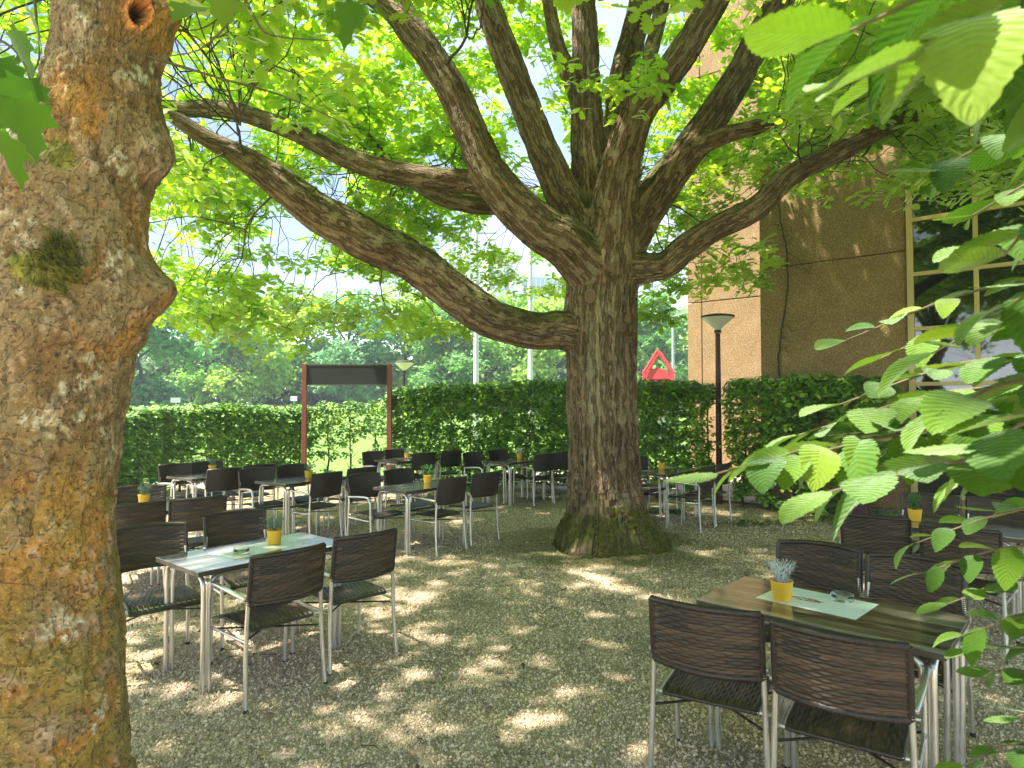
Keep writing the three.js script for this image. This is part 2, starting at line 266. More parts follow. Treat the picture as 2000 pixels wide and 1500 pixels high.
// ------------------------------------------------------------------ the oak
// every limb: [px, py, width in px, depth] of points on its axis
const D0 = 8.15;
const LIMBS = {
  trunk: [[1184, 1110, 190, D0], [1182, 1030, 158, D0], [1180, 950, 140, D0], [1176, 800, 131, D0], [1174, 690, 134, D0], [1174, 600, 140, D0], [1180, 520, 132, D0], [1186, 450, 104, D0]],
  lowLeft: [[1165, 655, 80, 8.1], [1100, 645, 74, 8.05], [1040, 645, 72, 8.0], [960, 622, 76, 7.9], [880, 566, 78, 7.8], [800, 507, 78, 7.7], [715, 468, 82, 7.6], [620, 412, 74, 7.5], [540, 352, 60, 7.4], [470, 305, 44, 7.3], [400, 268, 32, 7.2], [335, 225, 26, 7.1], [250, 170, 22, 7.0], [120, 90, 16, 6.9]],
  upLeft: [[1010, 400, 44, 7.75], [945, 362, 46, 7.8], [860, 350, 46, 7.9], [760, 335, 43, 8.0], [680, 310, 41, 8.1], [600, 270, 38, 8.1], [520, 235, 36, 8.1], [430, 212, 33, 8.1], [330, 212, 32, 8.1], [230, 190, 26, 8.0], [90, 120, 18, 8.0]],
  behindLeft: [[1120, 460, 44, 8.5], [1075, 420, 42, 8.7], [1000, 405, 38, 8.8], [920, 400, 34, 8.8], [860, 385, 31, 8.9], [815, 360, 27, 9.0], [770, 325, 22, 9.1], [700, 250, 17, 9.3]],
  big: [[1150, 520, 100, 8.0], [1105, 475, 92, 7.8], [1055, 445, 84, 7.7], [1000, 395, 77, 7.6], [955, 335, 69, 7.6], [920, 258, 64, 7.6], [890, 188, 61, 7.6], [840, 108, 58, 7.6], [790, 38, 54, 7.6], [755, -40, 50, 7.7], [715, -190, 42, 7.9], [690, -380, 26, 8.2]],
  bigFork: [[815, 75, 40, 7.6], [770, 30, 34, 7.5], [720, -5, 28, 7.4], [640, -60, 20, 7.2]],
  second: [[1155, 470, 80, 8.1], [1125, 420, 72, 8.1], [1098, 375, 66, 8.1], [1058, 288, 61, 8.1], [1020, 190, 58, 8.1], [985, 98, 54, 8.1], [950, 0, 50, 8.1], [925, -120, 44, 8.2], [905, -320, 30, 8.4]],
  centre: [[1180, 500, 110, 8.2], [1165, 400, 88, 8.25], [1152, 320, 74, 8.3], [1146, 200, 57, 8.4], [1144, 100, 51, 8.4], [1140, 0, 46, 8.5], [1138, -130, 42, 8.6], [1130, -340, 30, 8.8]],
  centreSide: [[1140, 215, 38, 8.4], [1112, 150, 34, 8.5], [1088, 85, 30, 8.6], [1072, 0, 26, 8.7], [1060, -110, 20, 8.8]],
  back: [[1190, 440, 60, 8.7], [1196, 350, 50, 8.9], [1203, 250, 48, 9.0], [1216, 150, 50, 9.1], [1240, 60, 50, 9.2], [1262, -30, 48, 9.3], [1290, -170, 40, 9.4], [1320, -330, 28, 9.6]],
  backSide: [[1245, 180, 34, 8.3], [1266, 120, 31, 8.5], [1284, 50, 30, 8.7], [1298, -20, 28, 8.8], [1320, -130, 22, 9.0]],
  right: [[1190, 520, 96, 8.0], [1196, 430, 90, 7.9], [1208, 340, 78, 7.8], [1245, 222, 63, 7.7], [1308, 140, 58, 7.6], [1368, 50, 53, 7.5], [1412, -30, 50, 7.4], [1480, -180, 40, 7.2], [1530, -330, 26, 7.0]],
  farRight: [[1205, 500, 90, 8.1], [1258, 412, 76, 8.1], [1310, 340, 69, 8.1], [1370, 260, 62, 8.1], [1430, 170, 58, 8.1], [1480, 80, 54, 8.1], [1530, -10, 50, 8.1], [1600, -140, 40, 8.1], [1660, -300, 24, 8.1]],
  farRightSide: [[1350, 295, 34, 8.0], [1420, 262, 32, 7.8], [1480, 247, 28, 7.6], [1560, 207, 22, 7.4], [1650, 170, 17, 7.2], [1740, 120, 12, 7.0]],
  lowRight: [[1190, 535, 80, 8.1], [1240, 525, 66, 8.0], [1300, 518, 52, 7.9], [1335, 488, 54, 7.8], [1400, 445, 49, 7.6], [1480, 405, 46, 7.4], [1540, 345, 42, 7.3], [1620, 305, 39, 7.2], [1700, 265, 34, 7.1], [1780, 225, 27, 7.0], [1850, 185, 19, 6.9], [1930, 140, 12, 6.8]],
  lowRightBack: [[1225, 520, 30, 8.5], [1255, 475, 22, 8.6], [1275, 432, 18, 8.7], [1300, 390, 14, 8.8], [1330, 320, 10, 9]],
  toCamera: [[1190, 430, 60, 7.7], [1180, 300, 50, 7.0], [1150, 60, 46, 6.2], [1080, -350, 40, 5.2], [1020, -900, 30, 4.4]],
  toBack: [[1190, 470, 60, 8.6], [1210, 430, 44, 9.4], [1225, 395, 34, 10.4], [1240, 350, 24, 11.6], [1250, 290, 16, 13]],
};
delete LIMBS.toCamera;
const limbs = [];                                             // {pts, rad, len, frames}
for (const [name, L] of Object.entries(LIMBS)) {
  const P = L.map(([x, y, w, d]) => at(x, y, d)), R = L.map(([, , w, d]) => w / 2 * d / FOCAL);
  if (name === 'trunk') { P[0].set(TRUNK.x, -0.06, TRUNK.z); P[1].set(TRUNK.x, 0.28, TRUNK.z); }
  const cv = new THREE.CatmullRomCurve3(P, false, 'centripetal'), n = Math.max(8, Math.round(cv.getLength() / 0.12)), pts = cv.getPoints(n), rad = [];
  for (let i = 0; i <= n; i++) { const f = i / n * (P.length - 1), k = Math.min(P.length - 2, Math.floor(f)); rad.push(mix(R[k], R[k + 1], f - k)); }
  const s = [0]; for (let i = 1; i <= n; i++) s.push(s[i - 1] + pts[i].distanceTo(pts[i - 1]));
  const T = [], N = [], B = []; let up = name === 'trunk' ? V(0, 0, -1) : V(0, -1, 0.2);
  for (let i = 0; i <= n; i++) { const t = pts[Math.min(n, i + 1)].clone().sub(pts[Math.max(0, i - 1)]).normalize(); up = up.clone().addScaledVector(t, -up.dot(t)).normalize(); T.push(t); N.push(up); B.push(t.clone().cross(up)); }
  limbs.push({ name, pts, rad, s, N, B, rmax: Math.max(...rad.slice(0, 20)) });
}
// distance field of all limbs, joined smoothly, meshed with surface nets on a sparse grid
function woodMesh(limbs, h) {
  const CELL = 0.3, hash = new Map(), key = (i, j, k) => (i + 512) + (j + 512) * 1024 + (k + 512) * 1048576;
  limbs.forEach((L, li) => { for (let b = 0; b < L.pts.length - 1; b++) { const a = L.pts[b], c = L.pts[b + 1], r = Math.max(L.rad[b], L.rad[b + 1]) + 0.2; for (let i = Math.floor((Math.min(a.x, c.x) - r) / CELL); i <= Math.floor((Math.max(a.x, c.x) + r) / CELL); i++) for (let j = Math.floor((Math.min(a.y, c.y) - r) / CELL); j <= Math.floor((Math.max(a.y, c.y) + r) / CELL); j++) for (let k = Math.floor((Math.min(a.z, c.z) - r) / CELL); k <= Math.floor((Math.max(a.z, c.z) + r) / CELL); k++) { const q = key(i, j, k); let l = hash.get(q); if (!l) hash.set(q, l = { at: [i, j, k], b: [] }); l.b.push(li, b); } } });
  const best = new Float64Array(limbs.length * 3);
  function near(list, x, y, z, full) {                        // distance, and with full the closest limbs
    let touched = [];
    for (let q = 0; q < list.length; q += 2) {
      const li = list[q], b = list[q + 1], L = limbs[li], a = L.pts[b], c = L.pts[b + 1];
      const ex = c.x - a.x, ey = c.y - a.y, ez = c.z - a.z, px = x - a.x, py = y - a.y, pz = z - a.z;
      let t = (px * ex + py * ey + pz * ez) / (ex * ex + ey * ey + ez * ez); t = t < 0 ? 0 : t > 1 ? 1 : t;
      const dx = px - ex * t, dy = py - ey * t, dz = pz - ez * t, d = Math.sqrt(dx * dx + dy * dy + dz * dz) - (L.rad[b] + (L.rad[b + 1] - L.rad[b]) * t);
      if (!touched.includes(li)) { touched.push(li); best[li * 3] = 1e9; }
      if (d < best[li * 3]) { best[li * 3] = d; best[li * 3 + 1] = b; best[li * 3 + 2] = t; }
    }
    let f = 1e9; const k = 0.11;
    for (const li of touched) { const d = best[li * 3]; if (f > 1e8) { f = d; continue; } const m = Math.max(k - Math.abs(f - d), 0) / k; f = Math.min(f, d) - m * m * m * k / 6; }
    if (!full) return f;
    touched.sort((p, q) => best[p * 3] - best[q * 3]); return touched.slice(0, 3).map(li => [li, best[li * 3], best[li * 3 + 1], best[li * 3 + 2]]);
  }
  const NB = Math.round(CELL / h), hh = CELL / NB, vid = new Map(), P = [], lists = [], edges = [];
  const vkey = (i, j, k) => (i + 8192) + (j + 8192) * 16384 + (k + 8192) * 268435456;
  const g = new Float64Array((NB + 1) ** 3), S = NB + 1;
  for (const { at: [bi, bj, bk], b } of hash.values()) {
    // skip blocks well inside or outside: quick look at the middle
    const mid = near(b, (bi + 0.5) * CELL, (bj + 0.5) * CELL, (bk + 0.5) * CELL); if (Math.abs(mid) > CELL * 0.9 + 0.08) continue;
    for (let k = 0, o = 0; k <= NB; k++) for (let j = 0; j <= NB; j++) for (let i = 0; i <= NB; i++) g[o++] = near(b, bi * CELL + i * hh, bj * CELL + j * hh, bk * CELL + k * hh);
    for (let k = 0; k < NB; k++) for (let j = 0; j < NB; j++) for (let i = 0; i < NB; i++) {
      const o = i + j * S + k * S * S, v = [g[o], g[o + 1], g[o + S], g[o + S + 1], g[o + S * S], g[o + S * S + 1], g[o + S * S + S], g[o + S * S + S + 1]];
      let neg = 0; for (const q of v) if (q < 0) neg++; if (neg === 0 || neg === 8) continue;
      let sx = 0, sy = 0, sz = 0, n = 0;
      for (let a = 0; a < 8; a++) for (let ax = 1; ax < 8; ax <<= 1) { if (a & ax) continue; const c = a | ax; if ((v[a] < 0) === (v[c] < 0)) continue; const t = v[a] / (v[a] - v[c]); sx += (a & 1) + (ax === 1 ? t : 0); sy += ((a >> 1) & 1) + (ax === 2 ? t : 0); sz += ((a >> 2) & 1) + (ax === 4 ? t : 0); n++; }
      const I = bi * NB + i, J = bj * NB + j, K = bk * NB + k; vid.set(vkey(I, J, K), P.length / 3); P.push((I + sx / n) * hh, (J + sy / n) * hh, (K + sz / n) * hh); lists.push(b);
      for (const [ax, q] of [[0, v[1]], [1, v[2]], [2, v[4]]]) if ((v[0] < 0) !== (q < 0)) edges.push(I, J, K, ax, v[0] < 0 ? 1 : 0);
    }
  }
  const F = [];
  for (let e = 0; e < edges.length; e += 5) {
    const [I, J, K, ax, inside] = edges.slice(e, e + 5), u = (ax + 1) % 3, w = (ax + 2) % 3, c = (du, dw) => { const q = [I, J, K]; q[u] -= du; q[w] -= dw; return vid.get(vkey(...q)); };
    const a = c(0, 0), b = c(1, 0), d = c(1, 1), f = c(0, 1); if ([a, b, d, f].includes(undefined)) continue;
    inside ? F.push(a, b, d, a, d, f) : F.push(a, d, b, a, f, d);
  }
  return { P, F, lists, near };
}
// furrowed bark: long plates, broken crosswise, with narrow furrows between
const plates = (u, v) => { const w = 0.9 * (tileXY(u * 6, v * 5, 6, 5, 3) - 0.5) + 0.5 * (tileXY(u * 14, v * 12, 14, 12, 4) - 0.5), n = 0.65 * tileXY(u * 13 + w, v * 3, 13, 3, 61) + 0.35 * tileXY(u * 26 + w, v * 7, 26, 7, 62), r = sm(0.02, 0.16, Math.abs(n - 0.5)), x = sm(0.0, 0.10, Math.abs(tileXY(u * 9, v * 14 + w, 9, 14, 65) - 0.5)); return [r * (0.78 + 0.22 * x), n]; };
const barkBump = dtex(1024, 1024, (u, v) => plates(u, v)[0] * 0.8 + 0.2 * tfb(u, v, 48, 3, 8));
const barkTex = dtex(1024, 1024, (u, v) => { const [r, n] = plates(u, v), k = 0.6 + 0.75 * tfb(u, v, 40, 4, 9), t = mix3([1.02, 0.94, 0.82], [0.92, 0.92, 0.88], sm(0.35, 0.65, n)); return mix3([0.50, 0.40, 0.29], t, r).map(x => x * k * 0.95); }, true);
const bark = std({ map: barkTex, bumpMap: barkBump, bumpScale: 0.05, vertexColors: true, roughness: 0.95 });
const oak = thing('oak_tree', 'great old oak with a furrowed trunk and mossy spreading limbs', 'tree', [TRUNK.x, 0, TRUNK.z]);
{
  const { P, F, lists, near } = woodMesh(limbs, 0.0145), nv = P.length / 3;
  const base = geoOf(P, F), N0 = base.attributes.normal.array, C = new Float32Array(nv * 3), info = new Array(nv);
  for (let i = 0; i < nv; i++) {
    const x = P[i * 3], y = P[i * 3 + 1], z = P[i * 3 + 2], hit = near(lists[i], x, y, z, true), nx = N0[i * 3], ny = N0[i * 3 + 1], nz = N0[i * 3 + 2];
    let d = 0, W = 0;
    hit.forEach(([li, dist, b, t], q) => {
      const w = Math.exp(-Math.max(0, dist) / 0.035); if (w < 0.02 && q) return;
      const L = limbs[li], a = L.pts[b], c = L.pts[b + 1], rx = x - mix(a.x, c.x, t), ry = y - mix(a.y, c.y, t), rz = z - mix(a.z, c.z, t), N = L.N[b], B = L.B[b];
      const cx = rx * N.x + ry * N.y + rz * N.z, cy = rx * B.x + ry * B.y + rz * B.z, s = mix(L.s[b], L.s[b + 1], t), ang = Math.atan2(cy, cx), r = L.rad[b];
      if (!q) info[i] = [li, ang, s];
      const wob = 0.25 * n3(cx * 6, cy * 6, s * 3), m = 0.1 + 0.9 * sm(0.02, 0.5, Math.abs(2 * n3(Math.cos(ang) * r * 17 + wob * 3, Math.sin(ang) * r * 17 + wob * 3 + li * 17, s * 2.6) - 1)), fine = n3(cx * 60, cy * 60, s * 22);
      const amp = mix(0.009, 0.036, sm(0.05, 0.4, r)); d += w * amp * (li ? 1 : mix(0.35, 1, sm(0.1, 0.8, y))) * (m - 0.55 + 0.35 * (fine - 0.5)); W += w;
      d += w * 0.05 * r / 0.4 * (fb(cx * 2.2, cy * 2.2, s * 1.6 + li * 9, 3) - 0.5) * 1.3;
      if (li === 0 && y < 0.75) { const k = Math.pow(1 - Math.max(0, y) / 0.75, 2.4); d += w * k * (0.04 + 0.17 * Math.pow(0.5 + 0.5 * Math.sin(ang * 3 + 0.8 + Math.sin(ang * 2)), 1.5)); }
    });
    d /= W;
    // bark tones, lichen, and moss cushions that grow on the upper sides, with ragged edges
    const p1 = fb(x * 5, y * 3, z * 5, 4), p2 = fb(x * 22 + 7, y * 14, z * 22, 3), p3 = n3(x * 60, y * 40, z * 60);
    let c = mix3([0.19, 0.13, 0.07], [0.31, 0.23, 0.14], sm(0.3, 0.7, p1)); c = mix3(c, [0.33, 0.30, 0.22], 0.7 * sm(0.62, 0.78, p2)); c = c.map(v => v * (0.75 + 0.5 * p3));
    const moss = sm(0.50, 0.62, 0.62 * fb(x * 2.4 + 3, y * 2.4, z * 2.4, 4) + 0.22 * p2 + 0.34 * ny - 0.05 + 0.23 * (1 - sm(0.0, 0.7, y)) + 0.10 * sm(2.4, 3.2, y) * (1 - sm(3.4, 4.2, y)));
    c = mix3(c, mix3([0.075, 0.085, 0.012], [0.16, 0.155, 0.03], p3), moss * 0.9);
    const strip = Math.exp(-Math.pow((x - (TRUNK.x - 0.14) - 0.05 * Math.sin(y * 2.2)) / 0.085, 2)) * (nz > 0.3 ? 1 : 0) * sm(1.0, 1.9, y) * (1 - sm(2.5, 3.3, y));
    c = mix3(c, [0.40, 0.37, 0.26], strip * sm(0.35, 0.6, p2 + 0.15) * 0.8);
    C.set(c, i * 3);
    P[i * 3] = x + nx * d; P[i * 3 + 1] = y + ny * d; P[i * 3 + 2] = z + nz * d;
  }
  // uv along and round each limb; vertices are doubled where a triangle crosses a seam
  const U = new Float32Array(nv * 2), reps = limbs.map(L => Math.max(1, Math.round(2 * Math.PI * L.rmax / 0.55)));
  for (let i = 0; i < nv; i++) { const [li, a, s] = info[i]; U[i * 2] = (a / (2 * Math.PI) + 0.5) * reps[li]; U[i * 2 + 1] = s / 0.55; }
  const PP = Array.from(P), UU = Array.from(U), CC = Array.from(C), src = []; 
  for (let f = 0; f < F.length; f += 3) {
    const li = info[F[f]][0];
    for (let q = 1; q < 3; q++) {
      const v = F[f + q]; let u = U[v * 2], du;
      if (info[v][0] !== li) { du = [U[F[f] * 2], U[F[f] * 2 + 1]]; }
      else { const gap = u - U[F[f] * 2]; if (gap > reps[li] / 2) du = [u - reps[li], U[v * 2 + 1]]; else if (gap < -reps[li] / 2) du = [u + reps[li], U[v * 2 + 1]]; }
      if (du) { F[f + q] = PP.length / 3; src.push(v); PP.push(P[v * 3], P[v * 3 + 1], P[v * 3 + 2]); UU.push(...du); CC.push(C[v * 3], C[v * 3 + 1], C[v * 3 + 2]); }
    }
  }
  const shared = geoOf(P, base.index.array.slice()), n1 = shared.attributes.normal.array, NN = Array.from(n1); src.forEach(v => NN.push(n1[v * 3], n1[v * 3 + 1], n1[v * 3 + 2]));
  const g = geoOf(PP, F, UU, CC); g.setAttribute('normal', new THREE.Float32BufferAttribute(NN, 3)); g.translate(-TRUNK.x, 0, -TRUNK.z);
  mesh('trunk', g, bark, oak);
  // moss at the foot: short tufts that root in the bark
  reseed(71); const tuft = merge(Array.from({ length: 6 }, () => place(new THREE.PlaneGeometry(0.006, 0.032).translate(0, 0.012, 0), V(gauss() * 0.012, 0, gauss() * 0.012), EUL(gauss() * 0.8, rnd() * 6.3, gauss() * 0.8)))), list = [];
  for (let i = 0; i < nv && list.length < 5200; i++) { const y = P[i * 3 + 1]; if (y > 0.62 || y < -0.03 || rnd() > 0.30) continue; const x = P[i * 3], z = P[i * 3 + 2]; if (fb(x * 5, y * 5, z * 5, 3) - 0.30 * sm(0.05, 0.62, y) < 0.36) continue; const q = new THREE.Quaternion().setFromUnitVectors(UPV, V(n1[i * 3], n1[i * 3 + 1] + 0.4, n1[i * 3 + 2]).normalize()); list.push([M4(V(x - TRUNK.x, y, z - TRUNK.z), q, rr(0.6, 1.3)), lin(...mix3([0.07, 0.085, 0.012], [0.19, 0.18, 0.03], rnd()))]); }
  instanced('moss', tuft, std({ color: 0xffffff, roughness: 1, side: THREE.DoubleSide }), list, oak);
  stage('oak wood ' + nv);
}
// pruning scar on the trunk
{
  const c = at(1153, 578, 7.72), g = new THREE.TorusGeometry(0.058, 0.018, 8, 20), m = mesh('pruning_scar', [g, new THREE.CircleGeometry(0.05, 16).translate(0, 0, -0.004)], std({ color: lin(0.2, 0.13, 0.08), roughness: 0.9 }), oak);
  m.position.copy(c).sub(oak.position); m.scale.set(0.9, 1.2, 1);
}
// crown: sprays of leaves reached by branches that grow from the nearest wood
const wallSide = p => p.clone().sub(CORNER).dot(WN);          // distance in front of the building
function pix(p) { const c = Math.cos(PITCH), s = Math.sin(PITCH), y = p.y - EYE, d = -p.z * c + y * s, v = p.z * s + y * c; return [1000 + FOCAL * p.x / d, 750 - FOCAL * v / d, d]; }
reseed(2024);
const limbScreen = []; for (const L of limbs) if (['lowLeft', 'upLeft', 'lowRight', 'big', 'second', 'right', 'farRight'].includes(L.name)) for (let i = 0; i < L.pts.length; i += 3) { const [x, y, d] = pix(L.pts[i]); if (x > 350 && x < 1850 && y > -50) limbScreen.push([x, y, d, 62 + L.rad[i] * 110]); }
const GAPS = [[475, 490, 58, 48], [605, 578, 55, 32], [352, 436, 30, 32], [975, 452, 50, 40], [1005, 95, 40, 50], [1300, 590, 45, 40]];   // where the photograph looks through the crown
const sprays = [];
{
  const C = V(TRUNK.x, 3.3, TRUNK.z - 0.2);
  let tries = 0;
  while (sprays.length < CROWN_SPRAYS && tries++ < 60000) {
    const az = rnd() * Math.PI * 2, skirt = rnd() < 0.42; let p;
    if (skirt) { const r = rr(3.0, 7.4); p = V(C.x + Math.cos(az) * r, rr(2.9, 5.2) + (r < 4.4 ? 1.0 : 0), C.z + Math.sin(az) * r); }
    else { const el = Math.asin(rr(0.12, 1)), rho = Math.pow(rr(0.2, 1), 0.45); p = V(C.x + Math.cos(az) * Math.cos(el) * 7.4 * rho, C.y + 0.6 + Math.sin(el) * 7.2 * rho, C.z + Math.sin(az) * Math.cos(el) * 7.4 * rho); }
    if (wallSide(p) < 0.5 && p.y < 13) continue;
    if (p.z > -0.8) continue;
    const [x, y, d] = pix(p);
    if (d > 0 && x > -200 && x < 2200 && y > -120) {
      if (d < 6.2 && !(x < 620 && y < 330 && d > 4.6) && !(x > 1420 && y < 330 && d > 4.8)) continue;
      if (y > 640 - (x > 950 ? 60 : 0) + gauss() * 26) continue;
      if (x > 1480 && y > 330) continue;
      if (x > 1150 && x < 1320 && y < 190) continue;
      if (d < 8.6 && x > 960 && x < 1420 && y > -60) continue;
      if (d < 7.9 && x > 600 && x < 1500 && rnd() < 0.75) continue;
      if (limbScreen.some(([lx, ly, ld, lr]) => d < ld + 0.35 && Math.hypot(x - lx, y - ly) < lr)) continue;
      if (GAPS.some(([gx, gy, ax, ay]) => ((x - gx) / ax) ** 2 + ((y - gy) / ay) ** 2 < 1)) continue;
      if (fb(x / 150 + 9, y / 150, 3, 3) < 0.35) continue;
    } else if (fb(p.x * 0.7, p.y * 0.7, p.z * 0.7, 2) < 0.33) continue;
    sprays.push(p);
  }
  // a few sprays that the photograph shows by themselves
  for (const [x, y, d] of [[1175, 165, 7.2], [1230, 160, 7.3], [1560, 190, 6.4], [1640, 120, 6.2], [1425, 505, 8.6], [1365, 535, 8.9], [1300, 560, 9.2], [1270, 620, 9.6], [640, 600, 8.4], [760, 610, 8.6], [860, 640, 9], [560, 640, 8.8], [420, 610, 8]]) sprays.push(at(x, y, d));
}
const woodNodes = []; limbs.forEach((L, li) => { if (li) for (let i = 6; i < L.pts.length; i += 2) woodNodes.push([L.pts[i], L.rad[i]]); });
const branchGeos = [], sprayTips = [];
{
  const order = sprays.map(p => [p, Math.min(...woodNodes.map(([q]) => q.distanceToSquared(p)))]).sort((a, b) => a[1] - b[1]);
  for (const [p] of order) {
    let bd = 1e9, bn = null; const axis = V(TRUNK.x, p.y * 0.5, TRUNK.z), pd = p.distanceTo(axis);
    for (const n of woodNodes) { if (n[1] < 0.007 || n[2] > 1) continue; const out = n[0].distanceTo(axis) - pd, q = n[0].distanceToSquared(p) * (1 + Math.max(0, out) * 0.8); if (q < bd && q > 0.02) { bd = q; bn = n; } }
    bn[2] = (bn[2] || 0) + 1; const a = bn[0], len = a.distanceTo(p), k = Math.max(3, Math.ceil(len / 0.28)), pts = [];
    const side = V(gauss(), gauss() * 0.5, gauss()).multiplyScalar(len * 0.16), sag = (p.y < a.y ? 0.22 : -0.10) * len;
    for (let i = 0; i <= k; i++) { const t = i / k, q = a.clone().lerp(p, t); q.addScaledVector(side, Math.sin(Math.PI * t)); q.y += Math.sin(Math.PI * t) * sag; if (i && i < k) q.add(V(gauss(), gauss(), gauss()).multiplyScalar(0.055)); pts.push(q); }
    const r0 = Math.min(bn[1] * 0.7, 0.007 + 0.008 * len), rad = pts.map((_, i) => Math.max(0.005, mix(r0, 0.0055, Math.pow(i / k, 0.8))));
    branchGeos.push(tube(curve(pts, k * 2), Array.from({ length: k * 2 + 1 }, (_, i) => mix(rad[Math.floor(i / 2)], rad[Math.min(k, Math.ceil(i / 2))], 0.5)), 5, false));
    for (let i = 1; i <= k; i++) woodNodes.push([pts[i], rad[i]]);
    sprayTips.push([p, pts[k].clone().sub(pts[k - 1]).normalize()]);
  }
}
// sprig: a twig end with a rosette of lobed leaves
function sprigGeo(n, len, prof, spread, o) {
  const list = [];
  for (let i = 0; i < n; i++) { const g = leafGeo(len * rr(0.75, 1.15), prof, { fold: rr(0.05, 0.3), droop: rr(0.0, 0.35), ...o }); list.push(place(g, V(gauss() * spread * 0.5, gauss() * 0.03, gauss() * spread * 0.5), EUL(rr(-0.5, 0.45), i / n * Math.PI * 2 + gauss() * 0.5, gauss() * 0.35))); }
  return merge(list);
}
reseed(91);
const sprigs = [0, 1, 2].map(i => sprigGeo(7, 0.125, OAK, 0.07));
const leafTone = () => { const t = rnd(), c = t < 0.5 ? mix3([0.36, 0.58, 0.014], [0.47, 0.67, 0.02], rnd()) : t < 0.93 ? mix3([0.47, 0.67, 0.024], [0.62, 0.78, 0.06], rnd()) : [0.24, 0.48, 0.012]; return lin(...c); };
const twigGeos = [];
{
  const lists = [[], [], []];
  const crown = new THREE.Group(); crown.name = 'crown'; crown.position.copy(oak.position).multiplyScalar(-1); oak.add(crown);
  for (const [p, dir] of sprayTips) {
    const n = 17 + rnd() * 12 | 0, R = rr(0.42, 0.74), joints = [p], tone = gauss() * 0.12, tilt = EUL(gauss() * 0.45, rnd() * 6.3, gauss() * 0.45);
    for (let i = 0; i < n; i++) {
      const a = rnd() * 6.28, r = R * Math.sqrt(rnd()), q = V(Math.cos(a) * r, gauss() * 0.10 - 0.10 * r, Math.sin(a) * r).applyQuaternion(tilt).add(p);
      if (i % 2 === 0) { let near = p, nd = 1e9; for (const o of joints) { const dd = o.distanceToSquared(q); if (dd < nd) { nd = dd; near = o; } } const m = near.clone().lerp(q, 0.5).add(V(gauss() * 0.04, 0.02, gauss() * 0.04)); twigGeos.push(tube([near, m, q], [0.0036, 0.003, 0.002], 3, false)); joints.push(m, q); }
      const c = leafTone(); c.multiplyScalar(1 + tone);
      lists[i % 3].push([M4(q, EUL(gauss() * 0.5, rnd() * 6.3, gauss() * 0.5), rr(0.75, 1.2)), c]);
    }
  }
  lists.forEach((l, i) => instanced('foliage', sprigs[i], M.oakLeaf, l, crown));
  const dark = std({ color: lin(0.07, 0.055, 0.04), roughness: 0.95 });
  mesh('branches', branchGeos, dark, oak).position.copy(crown.position);
  mesh('twigs', twigGeos, dark, crown);
  console.log('sprigs', lists.map(l => l.length).join(' '), 'sprays', sprays.length);
}
stage('oak crown');
// ------------------------------------------------------------------ the mottled tree close by
// flaking bark: small scales, thin cracks, pale specks and dark pits
const flake = (u, v) => { const w = 0.05 * (tfb(u, v, 6, 3, 14) - 0.5), a = tfb(u + w, v * 0.5 + w, 9, 4, 72), s = sm(0.44, 0.5, a), b = sm(0.5, 0.54, tfb(u + 0.3, v * 0.6, 18, 4, 75)), crack = 1 - sm(0.0, 0.05, Math.abs(tfb(u + w * 2, v * 0.6, 7, 4, 77) - 0.5) * 2), pit = sm(0.70, 0.76, tfb(u, v, 40, 2, 79)); return [s, b, crack, pit]; };
const flakeTex = dtex(1024, 1024, (u, v) => { const [s, b, c, p] = flake(u, v), g = 0.62 + 0.62 * tfb(u, v, 48, 4, 81), sp = sm(0.72, 0.8, tfb(u, v, 64, 2, 83)); let k = mix3([0.92, 0.80, 0.66], [1.08, 1.04, 0.98], s); k = mix3(k, [0.78, 0.80, 0.70], 0.6 * b); k = mix3(k, [1.5, 1.45, 1.3], sp * 0.8); k = mix3(k, [0.34, 0.28, 0.2], Math.max(p * 0.7, c * 0.45)); return k.map(x => x * g * 0.66); }, true);
const flakeBump = dtex(1024, 1024, (u, v) => { const [s, b, c, p] = flake(u, v); return 0.25 + 0.22 * s + 0.18 * b - 0.25 * c - 0.2 * p + 0.3 * tfb(u, v, 48, 3, 81); });
const NT = 2.35;                                              // metres away
const nearTree = thing('mottled_tree', 'leaning tree with peeling ochre bark, moss and a knot hole, cropped by the frame', 'tree', [at(60, 1500, NT).x, 0, -NT]);
